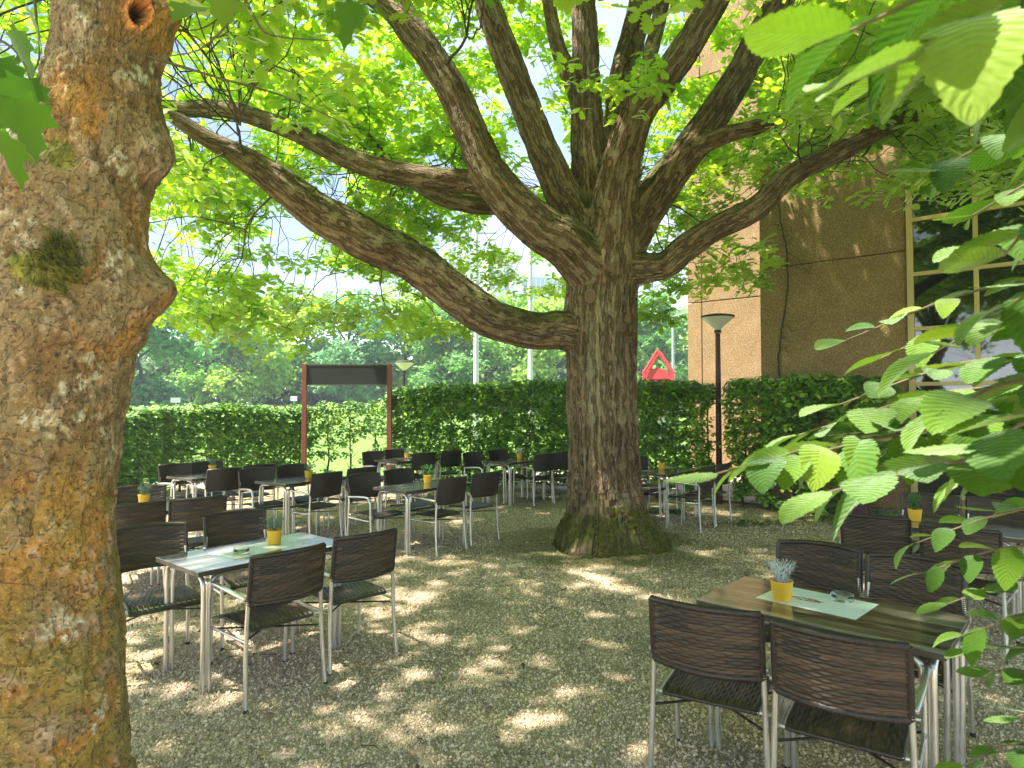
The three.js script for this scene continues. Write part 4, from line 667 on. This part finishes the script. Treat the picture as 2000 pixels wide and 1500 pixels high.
// ------------------------------------------------------------------ chairs and tables
// a woven panel over a surface S(u, v) -> point; u, v in 0..1; strands bulge over and under the warps
function woven(S, rows, warps, su, sv, amp, seedN) {
  const nu = warps * su, nv = rows * sv, P = [], C = [], U = [], I = [], e = 1e-3;
  const side = sgn => {
    const base = P.length / 3;
    for (let j = 0; j <= nv; j++) for (let i = 0; i <= nu; i++) {
      const u = i / nu, v = j / nv, p = S(u, v), a = S(Math.min(1, u + e), v).sub(S(Math.max(0, u - e), v)), b = S(u, Math.min(1, v + e)).sub(S(u, Math.max(0, v - e))), n = a.cross(b).normalize();
      const r = Math.min(rows - 1, Math.floor(v * rows)), w = Math.min(warps - 1, Math.floor(u * warps)), bul = Math.pow(Math.abs(Math.sin(Math.PI * v * rows)), 0.45), over = ((r + w) % 2 ? 1 : -1) * sgn * Math.pow(Math.abs(Math.sin(Math.PI * u * warps)), 0.6);
      const h = sgn * (0.004 + amp * bul * (0.55 + 0.45 * over)); P.push(p.x + n.x * h, p.y + n.y * h, p.z + n.z * h); U.push(u, v);
      const k = 0.7 + 0.7 * hash3(Math.round(v * rows - 0.5 + 0.001), seedN, (i / su / 3) | 0), t = hash3(Math.round(v * rows - 0.5 + 0.001), seedN + 5, (i / su / 4) | 0); const c = mix3([0.030, 0.021, 0.012], [0.085, 0.050, 0.024], t * t); C.push(c[0] * k, c[1] * k, c[2] * k);
    }
    for (let j = 0; j < nv; j++) for (let i = 0; i < nu; i++) { const a = base + j * (nu + 1) + i, b = a + nu + 1; sgn > 0 ? I.push(a, a + 1, b, a + 1, b + 1, b) : I.push(a, b, a + 1, a + 1, b, b + 1); }
  };
  side(1); side(-1); return geoOf(P, I, U, C);
}
function flatWeave(S, nu, nv, ru, rv) {
  const P = [], U = [], I = [], e = 1e-3;
  for (const sgn of [1, -1]) { const base = P.length / 3; for (let j = 0; j <= nv; j++) for (let i = 0; i <= nu; i++) { const u = i / nu, v = j / nv, p = S(u, v), n = S(Math.min(1, u + e), v).sub(S(Math.max(0, u - e), v)).cross(S(u, Math.min(1, v + e)).sub(S(u, Math.max(0, v - e)))).normalize(); P.push(p.x + n.x * sgn * 0.007, p.y + n.y * sgn * 0.007, p.z + n.z * sgn * 0.007); U.push(u * ru, v * rv); } for (let j = 0; j < nv; j++) for (let i = 0; i < nu; i++) { const a = base + j * (nu + 1) + i, b = a + nu + 1; sgn > 0 ? I.push(a, a + 1, b, a + 1, b + 1, b) : I.push(a, b, a + 1, a + 1, b, b + 1); } }
  return geoOf(P, I, U);
}
const backS = (u, v) => { const x = (u * 2 - 1); return V(x * 0.232, 0.595 + v * 0.275 + 0.008 * (1 - x * x) * v, -0.238 - 0.068 * (1 - x * x) - 0.035 * v); };
const seatS = (u, v) => { const x = u * 2 - 1, z = mix(0.225, -0.205, v), f = Math.max(0, 0.25 - v * 1.0) / 0.25, r = Math.max(0, v - 0.86) / 0.14; return V(x * (0.212 - 0.012 * v), 0.447 - 0.012 * (1 - x * x) * Math.sin(Math.PI * Math.min(1, v * 1.05)) - 0.030 * f * f - 0.014 * r * r, z); };
function rimPts(S, n = 10) { const p = []; for (let i = 0; i <= n; i++) p.push(S(i / n, 1)); for (let i = n - 1; i >= 0; i--) p.push(S(1, i / n)); for (let i = n - 1; i >= 0; i--) p.push(S(i / n, 0)); for (let i = 1; i <= n; i++) p.push(S(0, i / n)); return p; }
const tint = (g, fn) => { const n = g.attributes.position.count, c = new Float32Array(n * 3), p = g.attributes.position; for (let i = 0; i < n; i++) c.set(fn(p.getX(i), p.getY(i), p.getZ(i)), i * 3); g.setAttribute('color', new THREE.BufferAttribute(c, 3)); return g; };
const strandTone = (x, y, z) => { const k = 0.6 + 0.9 * hash3(Math.floor(x * 110), Math.floor(y * 110), Math.floor(z * 110)); return [0.030 * k, 0.021 * k, 0.015 * k]; };
function makeChair(fine) {
  const g = new THREE.Group(), wk = fine ? wicker : wickerFar, R = 0.0125, ns = fine ? 10 : 7;
  const ribs = (S, n, r) => { const p = rimPts(S, n); return tube(p, p.map((_, i) => r * (i % 2 ? 1.1 : 0.9)), 6, false); };
  const rimB = fine ? ribs(backS, 56, 0.0155) : tube(rimPts(backS, 8), 0.015, 6, false), rimS = fine ? ribs(seatS, 40, 0.0105) : tube(rimPts(seatS, 8), 0.0095, 6, false);
  mesh('backrest', fine ? [woven(backS, 20, 13, 4, 4, 0.0068, 3), tint(rimB, strandTone)] : [flatWeave(backS, 10, 5, 5, 6), rimB], wk, g);
  mesh('seat', fine ? [woven((u, v) => seatS(v, u), 26, 9, 3, 4, 0.0055, 9), tint(rimS, strandTone)] : [flatWeave(seatS, 8, 8, 5, 7), rimS], wk, g);
  for (const s of [-1, 1]) {
    mesh('leg', [tube(curve([V(s * 0.228, 0.72, -0.252), V(s * 0.235, 0.59, -0.238), V(s * 0.245, 0.3, -0.236), V(s * 0.254, 0.0, -0.262)], fine ? 12 : 6), R, ns)], alu, g);
    mesh('leg', [tube(curve([V(s * 0.262, 0, 0.245), V(s * 0.266, 0.3, 0.235), V(s * 0.268, 0.585, 0.225)], 4), R, ns)], alu, g);
    mesh('armrest', [tube(curve([V(s * 0.268, 0.585, 0.225), V(s * 0.269, 0.628, 0.212), V(s * 0.269, 0.652, 0.18), V(s * 0.269, 0.658, 0.12), V(s * 0.264, 0.648, -0.05), V(s * 0.246, 0.628, -0.235)], fine ? 16 : 8), R + 0.0015, ns)], alu, g);
    mesh('stretcher', [tube([V(s * 0.262, 0.385, 0.234), V(s * 0.246, 0.385, -0.234)], 0.009, 7)], alu, g);
    if (fine) for (const z of [0.254 - 0.008, -0.262]) mesh('foot_cap', cyl(0.0145, 0.0145, 0.02, s * (z > 0 ? 0.262 : 0.254), -0.002, z, 10), rubber, g);
  }
  for (const z of [0.19, -0.185]) mesh('seat_bar', [tube([V(-0.255, 0.428, z), V(0.255, 0.428, z)], 0.010, 7)], alu, g);
  mesh('cross_brace', [tube([V(-0.245, 0.378, 0.2), V(0.24, 0.372, -0.2)], 0.006, 5), tube([V(0.245, 0.366, 0.2), V(-0.24, 0.36, -0.2)], 0.006, 5)], brace, g);
  return g;
}
const chairFine = makeChair(true), chairFar = makeChair(false);
const TL = 1.08, TW = 0.62, TH = 0.745;
function makeTable() {
  const g = new THREE.Group();
  const top = new RoundedBoxGeometry(TL, 0.006, TW, 2, 0.002), u = top.attributes.uv, p = top.attributes.position; for (let i = 0; i < p.count; i++) u.setXY(i, p.getX(i) / 1.3 + 0.5, p.getZ(i) / 0.7 + 0.5);
  mesh('tabletop', top.translate(0, TH - 0.003, 0), woodTop, g);
  mesh('edge_band', rbox(TL - 0.004, 0.026, TW - 0.004, 0, TH - 0.0192, 0, 0.003), woodEdge, g);
  for (const a of [-1, 1]) for (const b of [-1, 1]) {
    const x = a * (TL / 2 - 0.055), z = b * (TW / 2 - 0.05), y = TH - 0.05;
    mesh('leg', tube(curve([V(x, 0, z), V(x, y - 0.09, z), V(x, y - 0.03, z - b * 0.012), V(x, y, z - b * 0.05), V(x - a * 0.02, y + 0.004, z - b * 0.16)], 14), 0.0145, 10), alu, g);
    mesh('leg', tube(curve([V(x - a * 0.038, 0, z), V(x - a * 0.038, y - 0.09, z), V(x - a * 0.05, y - 0.03, z), V(x - a * 0.09, y, z), V(x - a * 0.3, y + 0.004, z)], 14), 0.0145, 10), alu, g);
  }
  for (const b of [-1, 1]) mesh('apron_rail', rbox(TL - 0.2, 0.025, 0.03, 0, TH - 0.05, b * 0.16, 0.003), alu, g);
  return g;
}
const tableProto = makeTable();
function spawn(proto, name, label, category, group, x, y, z, turn) { const o = proto.clone(); o.name = numbered(name); o.position.set(x, y, z); o.rotation.y = turn; scene.add(o); return tag(o, label, category, group); }
// [x, z, yaw of the long axis, phrase, [chair backs: x, z, yaw of back, side (1 near, -1 far), phrase], fine]
const SETS = [
  [1.548, -3.226, -0.738, 'front table with the white plant', [[0.84, -2.86, -0.52, 1, 'left one seen from behind'], [1.25, -2.52, -0.6, 1, 'nearest one of all, seen from behind'], [1.87, -4.01, -0.64, -1, 'far side, toward the oak'], [2.23, -3.64, -0.71, -1, 'far side, among the foreground leaves']], 1],
  [-1.752, -4.507, 0.87, 'blue-shining table beside the mottled trunk', [[-1.34, -3.92, 0.84, 1, 'near side, closest seat'], [-0.99, -4.41, 0.78, 1, 'near side, seat toward the oak'], [-2.55, -4.62, 0.72, -1, 'far side, seat next to the trunk'], [-2.2, -5.22, 0.74, -1, 'far side, seat behind the pot']], 1],
  [-3.45, -6.38, 0.78, 'second table behind the mottled trunk', [[-3.3, -5.72, 0.74, 1, 'near side, next to the trunk'], [-2.91, -6.06, 0.6, 1, 'near side, away from the trunk'], [-3.9, -6.85, 0.62, -1, 'far side, behind the pot']], 1],
  [-4.25, -9.35, 1.0, 'leftmost table against the low hedge', [[-3.89, -8.82, 0.9, 1, 'near side, first seat'], [-3.62, -9.34, 0.9, 1, 'near side, second seat'], [-4.83, -9.38, 0.95, -1, 'hedge side, first seat'], [-4.57, -9.79, 0.9, -1, 'hedge side, second seat']], 0],
  [-2.80, -8.78, 1.0, 'table in line with the red signboard post', [[-2.35, -8.27, 0.98, 1, 'near side, first seat'], [-2.05, -8.9, 0.85, 1, 'near side, second seat'], [-3.42, -8.75, 0.8, -1, 'hedge side, first seat'], [-3.11, -9.26, 0.86, -1, 'hedge side, second seat']], 0],
  [-1.10, -8.10, 0.87, 'middle table nearest the oak trunk', [[-0.71, -7.68, 0.92, 1, 'near side, first seat'], [-0.34, -8.28, 0.85, 1, 'near side, closest to the oak'], [-1.82, -8.06, 0.85, -1, 'hedge side, first seat'], [-1.48, -8.62, 0.82, -1, 'hedge side, second seat']], 0],
  [-1.90, -11.95, 0.9, 'small-looking table below the distant lamp', [[-1.57, -11.6, 0.7, 1, 'near side, first seat'], [-1.14, -12.2, 0.78, 1, 'near side, second seat'], [-2.51, -11.9, 0.75, -1, 'hedge side, first seat'], [-2.23, -12.4, 0.75, -1, 'hedge side, second seat']], 0],
  [0.08, -11.72, 0.85, 'table along the tall hedge behind the oak', [[0.56, -11.35, 0.75, 1, 'near side, first seat'], [0.90, -11.75, 0.75, 1, 'near side, touching the trunk outline'], [-0.69, -11.62, 0.85, -1, 'hedge side, first seat'], [-0.25, -12.15, 0.75, -1, 'hedge side, second seat']], 0],
  [2.32, -9.85, 0.87, 'table beneath the tall garden lamp', [[2.72, -9.1, 0.9, 1, 'lamp side, first seat'], [3.09, -9.55, 0.82, 1, 'lamp side, right at the lamp post'], [1.72, -10.15, 0.85, -1, 'trunk side, first seat'], [2.1, -10.62, 0.85, -1, 'trunk side, second seat']], 0],
  [3.60, -5.42, -0.72, 'shaded table by the gridded window', [[2.83, -5.1, -0.66, 1, 'near side, seat in the clear'], [3.16, -4.62, -0.76, 1, 'near side, behind the leaves'], [3.98, -6.22, -0.66, -1, 'window side, first seat'], [4.46, -6.0, -0.66, -1, 'window side, second seat']], 1],
];
reseed(808);
for (const [x, z, yaw, phrase, chairs, fine] of SETS) {
  spawn(tableProto, 'bistro_table', 'rectangular bistro table with tubular metal legs: the ' + phrase, 'table', 'bistro tables', x, 0, z, yaw);
  for (const [bx, bz, a, side, which] of chairs) { const f = side > 0 ? [-Math.sin(a), -Math.cos(a)] : [Math.sin(a), Math.cos(a)]; spawn(fine ? chairFine : chairFar, 'wicker_chair', 'wicker chair, ' + which + ', ' + phrase, 'chair', 'wicker armchairs', bx + f[0] * 0.255, 0, bz + f[1] * 0.255, Math.atan2(f[0], f[1])); }
}
// the chair that shows past the near trunk
spawn(chairFar, 'wicker_chair', 'wicker chair just showing past the edge of the mottled trunk', 'chair', 'wicker armchairs', -4.72, 0, -7.35, 2.3);

// pots with plants, paper mats and ashtrays
const potGeo = new THREE.LatheGeometry([[0, 0], [0.041, 0], [0.043, 0.004], [0.054, 0.094], [0.057, 0.098], [0.056, 0.102], [0.051, 0.101], [0.049, 0.085]].map(p => new THREE.Vector2(...p)), 28), soilGeo = new THREE.CircleGeometry(0.0495, 20).rotateX(-Math.PI / 2).translate(0, 0.086, 0);
function bush(n, len, wide, spread, h) {
  const list = []; for (let i = 0; i < n; i++) { const t = rnd(), az = rnd() * 6.3, r = spread * Math.sqrt(rnd()), p = V(Math.cos(az) * r * (0.5 + t), 0.085 + t * h, Math.sin(az) * r * (0.5 + t)); list.push(place(leafGeo(len * rr(0.7, 1.2), [0.3, 1, 0.8, 0.05].map(v => v * wide), { droop: rr(-0.2, 0.4), fold: 0.2 }), p, EUL(-rr(0.2, 1.3), az + gauss() * 0.5, gauss() * 0.3))); }
  for (let i = 0; i < 12; i++) { const az = rnd() * 6.3; list.push(tube([V(0, 0.08, 0), V(Math.cos(az) * spread * 0.5, 0.085 + h * 0.5, Math.sin(az) * spread * 0.5), V(Math.cos(az) * spread, 0.085 + h, Math.sin(az) * spread)], 0.0015, 3, false)); }
  return merge(list);
}
reseed(901);
const silver = leafMat({ color: lin(0.66, 0.68, 0.66), transmission: 0.25, roughness: 0.9 }), grey = leafMat({ color: lin(0.20, 0.30, 0.20), transmission: 0.25, roughness: 0.9 }), green = leafMat({ color: lin(0.07, 0.22, 0.03), transmission: 0.3 });
const bushes = { silver: [bush(620, 0.020, 0.12, 0.048, 0.105), silver], grey: [bush(170, 0.05, 0.05, 0.06, 0.10), grey], green: [bush(90, 0.06, 0.12, 0.05, 0.13), green] };
const local = (s, lx, lz) => { const [x, z, a] = s, c = Math.cos(a), q = Math.sin(a); return [x + c * lx + q * lz, z - q * lx + c * lz]; };
const POTS = [[0, 1.375, -3.346, 'silver', 'yellow pot with a white silvery plant on the front table'], [1, -1.699, -4.685, 'grey', 'bright yellow pot with grey-green lavender on the blue-shining table'], [2, -3.66, -6.5, 'grey', 'yellow pot with lavender seen above a chair back by the mottled trunk'], [3, -4.42, -9.62, 'grey', 'yellow pot with pale plant on the leftmost hedge table'], [4, -2.75, -8.83, 'grey', 'yellow pot with grey plant on the table below the red post'], [5, -1.07, -8.26, 'green', 'yellow pot with leafy green plant on the middle table'], [6, -1.92, -11.97, 'grey', 'yellow pot on the table below the distant lamp'], [7, 0.14, -11.9, 'silver', 'yellow pot with pale plant on the table behind the oak'], [8, 2.29, -10.0, 'green', 'yellow pot on the table beneath the tall garden lamp'], [9, 3.45, -5.60, 'green', 'yellow pot on the shaded table by the gridded window']];
for (const [k, x, z, kind, lab] of POTS) { const t = thing('flower_pot', lab, 'potted plant', [x, TH + (k < 2 ? 0.0015 : 0.001), z], rnd() * 6, 'yellow table pots'); mesh('pot', potGeo, potYellow, t); mesh('soil', soilGeo, soil, t); const b = mesh('plant', bushes[kind][0], bushes[kind][1], t); if (k === 8) b.scale.set(0.6, 0.6, 0.6), b.position.y = 0.035; }
// mats: a printed paper sheet; the print is a pale blue picture with a small red and dark drawing
const matTex = dtex(512, 384, (u, v) => {
  let c = mix3([0.82, 0.84, 0.85], [0.60, 0.72, 0.80], sm(0.45, 0.7, tfb(u, v, 3, 3, 88)) * sm(0.35, 0.75, v));
  const e = Math.hypot((u - 0.42) / 0.16, (v - 0.46) / 0.09), n = tfb(u, v, 24, 3, 66); if (e < 1 + 0.5 * (n - 0.5)) c = n > 0.56 ? [0.62, 0.10, 0.06] : n > 0.5 ? [0.72, 0.5, 0.4] : n < 0.42 ? [0.08, 0.09, 0.09] : c; return c;
}, true);
const matPaper = std({ map: matTex, roughness: 0.55 }), matPale = std({ color: lin(0.50, 0.54, 0.44), roughness: 0.25, map: grain });
{ const m = mesh('paper_mat', new THREE.BoxGeometry(0.48, 0.0008, 0.33), matPaper); m.position.set(1.545, TH + 0.0009, -3.335); m.rotation.y = -0.80; tag(m, 'white printed paper mat on the front table', 'mat', 'table mats'); }
{ const m = mesh('paper_mat', new THREE.BoxGeometry(0.55, 0.0008, 0.3), matPale); m.position.set(-1.76, TH + 0.0009, -4.54); m.rotation.y = 1.0; tag(m, 'pale glossy mat under the pot on the blue-shining table', 'mat', 'table mats'); }
const ashGeo = new THREE.LatheGeometry([[0, 0], [0.048, 0], [0.052, 0.004], [0.054, 0.03], [0.052, 0.034], [0.047, 0.033], [0.044, 0.012], [0.03, 0.008], [0, 0.008]].map(p => new THREE.Vector2(...p)), 32);
for (const [x, z, lab] of [[1.683, -3.346, 'clear glass ashtray on the white printed mat'], [-1.815, -4.40, 'clear glass ashtray on the blue-shining table'], [-1.87, -11.75, 'glass ashtray on the table below the distant lamp'], [0.0, -11.55, 'glass ashtray on the table behind the oak']]) { const m = mesh('ashtray', ashGeo, glass); m.position.set(x, TH + 0.0016, z); tag(m, lab, 'ashtray', 'glass ashtrays'); }
stage('furniture');
// ------------------------------------------------------------------ hornbeam branches close to the camera
reseed(1001);
const serrProf = Array.from({ length: 27 }, (_, i) => { const t = i / 26; return 0.31 * Math.pow(Math.sin(Math.PI * Math.pow(t, 0.86)), 0.75) * (t > 0.97 ? 0.1 : 1) + 0.006; });
const bladeGeos = [0.2, 0.4, 0.05, -0.15, 0.6].map((droop, i) => leafGeo(1, serrProf, { fold: [0.1, 0.2, 0.3, 0.12, 0.05][i], droop, serr: 0.055, cols: 2, pleat: 0.006, twist: [0, 0.3, -0.3, 0.15, 0][i] }));
const bushT = thing('hornbeam_bush', 'bright green hornbeam branches with serrated leaves reaching in close to the camera', 'bush', [1.75, 0, -0.95]);
{
  const wood = std({ color: lin(0.16, 0.11, 0.06), roughness: 0.85 }), o = bushT.position;
  const mains = [[V(1.75, -0.05, -0.95), V(1.62, 0.9, -1.05), V(1.42, 1.7, -1.05), V(1.18, 2.6, -0.9)], [V(1.82, -0.05, -1.1), V(1.75, 0.8, -1.5), V(1.62, 1.5, -1.65), V(1.5, 2.2, -1.6)], [V(1.7, -0.05, -0.8), V(1.3, 1.2, -0.75), V(0.95, 2.0, -0.65), V(0.6, 2.5, -0.5)]].map(p => curve(p, 24));
  mains.forEach(p => mesh('stem', tube(p.map(q => q.clone().sub(o)), p.map((_, i) => 0.02 - 0.0006 * i), 8), wood, bushT));
  const leafOne = (p, dirYaw, size, mi, droop) => { const m = mesh('leaf', bladeGeos[rnd() * 5 | 0], blades[mi], bushT); m.position.copy(p).sub(o); m.rotation.set(droop, dirYaw, gauss() * 0.42, 'YXZ'); m.scale.setScalar(size); };
  // [x0, y0, d0, x1, y1, d1, leaves, leaf length]
  const TW_ = [
    [2150, 800, 0.95, 1400, 925, 0.80, 17, 0.105], [2150, 830, 0.9, 1520, 900, 0.82, 12, 0.1], [2150, 900, 0.80, 1620, 960, 0.72, 11, 0.105], [2150, 520, 1.10, 1650, 665, 1.12, 9, 0.085], [2100, 600, 1.0, 1720, 700, 1.0, 7, 0.09], [2150, 420, 0.62, 1960, 500, 0.60, 3, 0.09],
    [2150, 260, 0.72, 1830, 330, 0.70, 6, 0.09], [2150, 120, 0.60, 1720, 150, 0.55, 7, 0.11], [2150, -40, 0.50, 1660, 60, 0.46, 7, 0.115], [2100, 20, 0.48, 1800, 110, 0.42, 5, 0.115], [2150, 680, 0.9, 1640, 790, 0.95, 9, 0.09], [2150, 740, 0.85, 1560, 850, 0.9, 13, 0.095],
    [2120, 640, 0.8, 1820, 690, 0.8, 6, 0.1], [2120, 760, 0.74, 1850, 800, 0.72, 6, 0.105], [2120, 980, 1.25, 1790, 1060, 1.3, 9, 0.09], [2120, 1060, 1.25, 1800, 1120, 1.3, 8, 0.09], [2120, 1130, 1.3, 1850, 1180, 1.35, 7, 0.09], [2120, 1200, 1.35, 1880, 1240, 1.4, 6, 0.09], [2120, 1290, 1.4, 1900, 1270, 1.4, 5, 0.09], [2120, 1360, 1.35, 1930, 1310, 1.4, 5, 0.09],
    [2120, 1470, 1.3, 1880, 1495, 1.3, 6, 0.085], [2120, 900, 1.0, 1900, 930, 1.0, 6, 0.1], [2120, 450, 0.9, 1930, 480, 0.85, 5, 0.1], [2120, 830, 0.65, 1920, 870, 0.62, 4, 0.105], [2150, 330, 1.0, 1900, 420, 1.0, 5, 0.09], [2150, 560, 0.75, 1960, 600, 0.72, 4, 0.1], [2130, 1420, 1.2, 1985, 1400, 1.2, 3, 0.09],
  ];
  const more = [], spare = (p, yaw, s) => { const [x, y, d] = pix(p); if (d > 0.05 && x < 2110 && x > -300) return; more.push([M4(p.clone().sub(o), EUL(rr(-0.05, 0.5), yaw, gauss() * 0.4), s), lin(...mix3([0.06, 0.16, 0.007], [0.13, 0.27, 0.01], rnd()))]); };
  for (const [x0, y0, d0, x1, y1, d1, n, size] of TW_) {
    const a = at(x0, y0, d0), e = at(x1, y1, d1), mid = a.clone().lerp(e, 0.5).add(V(0, 0.02, gauss() * 0.02));
    // join the twig to the closest point of a main stem
    let bp = null, bd = 1e9; for (const p of mains) for (const q of p) { const dd = q.distanceTo(a); if (dd < bd && q.x > a.x * 0.6) { bd = dd; bp = q; } }
    const p = curve([bp.clone(), a, mid, e], 22), L = a.distanceTo(e);
    mesh('twig', tube(p.map(q => q.clone().sub(o)), p.map((_, i) => 0.0048 - 0.00017 * i), 6), wood, bushT);
    for (let i = 0; i < 13; i++) { const q = p[1 + rnd() * 9 | 0]; spare(q.clone().add(V(gauss() * 0.02, gauss() * 0.02, gauss() * 0.02)), rnd() * 6.3, rr(0.06, 0.095)); }
    const dir = e.clone().sub(a).normalize(), yaw = Math.atan2(dir.x, dir.z);
    for (let i = 0; i < n; i++) { const t = 0.05 + 0.93 * (i + 0.5 * rnd()) / n, q = a.clone().lerp(e, t); q.y += 0.02 * Math.sin(Math.PI * t) * 1.0; leafOne(q, yaw + (i % 2 ? 1 : -1) * rr(0.55, 1.05), size * 0.84 * rr(0.75, 1.12) * (t > 0.85 ? 0.75 : 1), rnd() < 0.45 ? 0 : rnd() < 0.5 ? 1 : rnd() < 0.7 ? 2 : 3, rr(-0.05, 0.55)); }
    leafOne(e, yaw + gauss() * 0.3, size * 0.7, 1, 0.25);
  }
  for (const p of mains) for (let i = 0; i < 130; i++) { const q = p[6 + rnd() * 18 | 0].clone().add(V(gauss() * 0.16 + 0.06, gauss() * 0.12, gauss() * 0.16)); spare(q, rnd() * 6.3, rr(0.06, 0.095)); }
  instanced('foliage', bladeGeos[1], leafMat({ roughness: 0.82, transmission: 0.52 }), more, bushT);
}
// ------------------------------------------------------------------ grit, litter and twigs on the gravel
{
  reseed(1100); const grit = [0, 1].map(k => { const g = new THREE.IcosahedronGeometry(1, 0), p = g.attributes.position; for (let i = 0; i < p.count; i++) { const q = 0.75 + 0.5 * hash3(Math.round(p.getX(i) * 50), Math.round(p.getY(i) * 50), Math.round(p.getZ(i) * 50) + k); p.setXYZ(i, p.getX(i) * q, p.getY(i) * q * 0.7, p.getZ(i) * q); } g.computeVertexNormals(); return g; });
  const lists = [[], []], gm = std({ color: 0xffffff, roughness: 0.95 });
  for (let i = 0; i < 170000; i++) {
    const d = 1.9 + 9 * Math.pow(rnd(), 1.5), x = rr(-0.85, 0.85) * d, z = -d, gy = 0.02 * (fb(x * 1.1, z * 1.1, 3, 3) - 0.5) * 2, t = soilTint(x, z), c = rnd() < 0.2 ? [0.24, 0.20, 0.13] : rnd() < 0.6 ? [0.62, 0.56, 0.44] : rnd() < 0.8 ? [0.52, 0.46, 0.34] : [0.76, 0.71, 0.6], s = (rnd() < 0.85 ? rr(0.003, 0.007) : rr(0.007, 0.011)) * (1 + d * 0.06);
    lists[i % 2].push([M4(V(x, gy + s * 0.2, z), EUL(rnd() * 6, rnd() * 6, rnd() * 6), s), lin(c[0] * t[0], c[1] * t[1], c[2] * t[2])]);
  }
  const st = thing('gravel', 'fine crushed stone grit lying loose over the garden floor', 'gravel'); st.userData.kind = 'stuff'; lists.forEach((l, i) => instanced('grit', grit[i], gm, l, st));
  const litter = [], cup = leafGeo(0.05, OAK, { droop: -0.5, fold: 0.6 });
  for (let i = 0; i < 420; i++) { const d = 2 + 8 * rnd(), x = rr(-0.8, 0.8) * d; litter.push([M4(V(x, 0.012, -d), EUL(gauss() * 0.3, rnd() * 6.3, gauss() * 0.4), rr(0.25, 0.9)), lin(...mix3([0.05, 0.03, 0.015], [0.24, 0.14, 0.06], rnd()))]); }
  tag(instanced('leaf_litter', cup, std({ color: 0xffffff, roughness: 1, side: THREE.DoubleSide }), litter, scene), 'small brown dead leaves and husks scattered over the gravel', 'litter', null, 'stuff');
  const tw = []; for (let i = 0; i < 60; i++) { const d = 2.4 + 7 * rnd(), x = rr(-0.8, 0.8) * d, a = rnd() * 6.3, l = rr(0.04, 0.13), p = V(x, 0.012, -d); tw.push(tube([p, p.clone().add(V(Math.cos(a) * l, 0.006, Math.sin(a) * l)), p.clone().add(V(Math.cos(a + 0.3) * l * 2, 0.002, Math.sin(a + 0.3) * l * 2))], [0.003, 0.0025, 0.0015], 4)); }
  tag(mesh('twig_litter', tw, barkDark), 'short dry twigs lying about on the gravel', 'litter', null, 'stuff');
}
stage('done');
renderer.render(scene, camera);
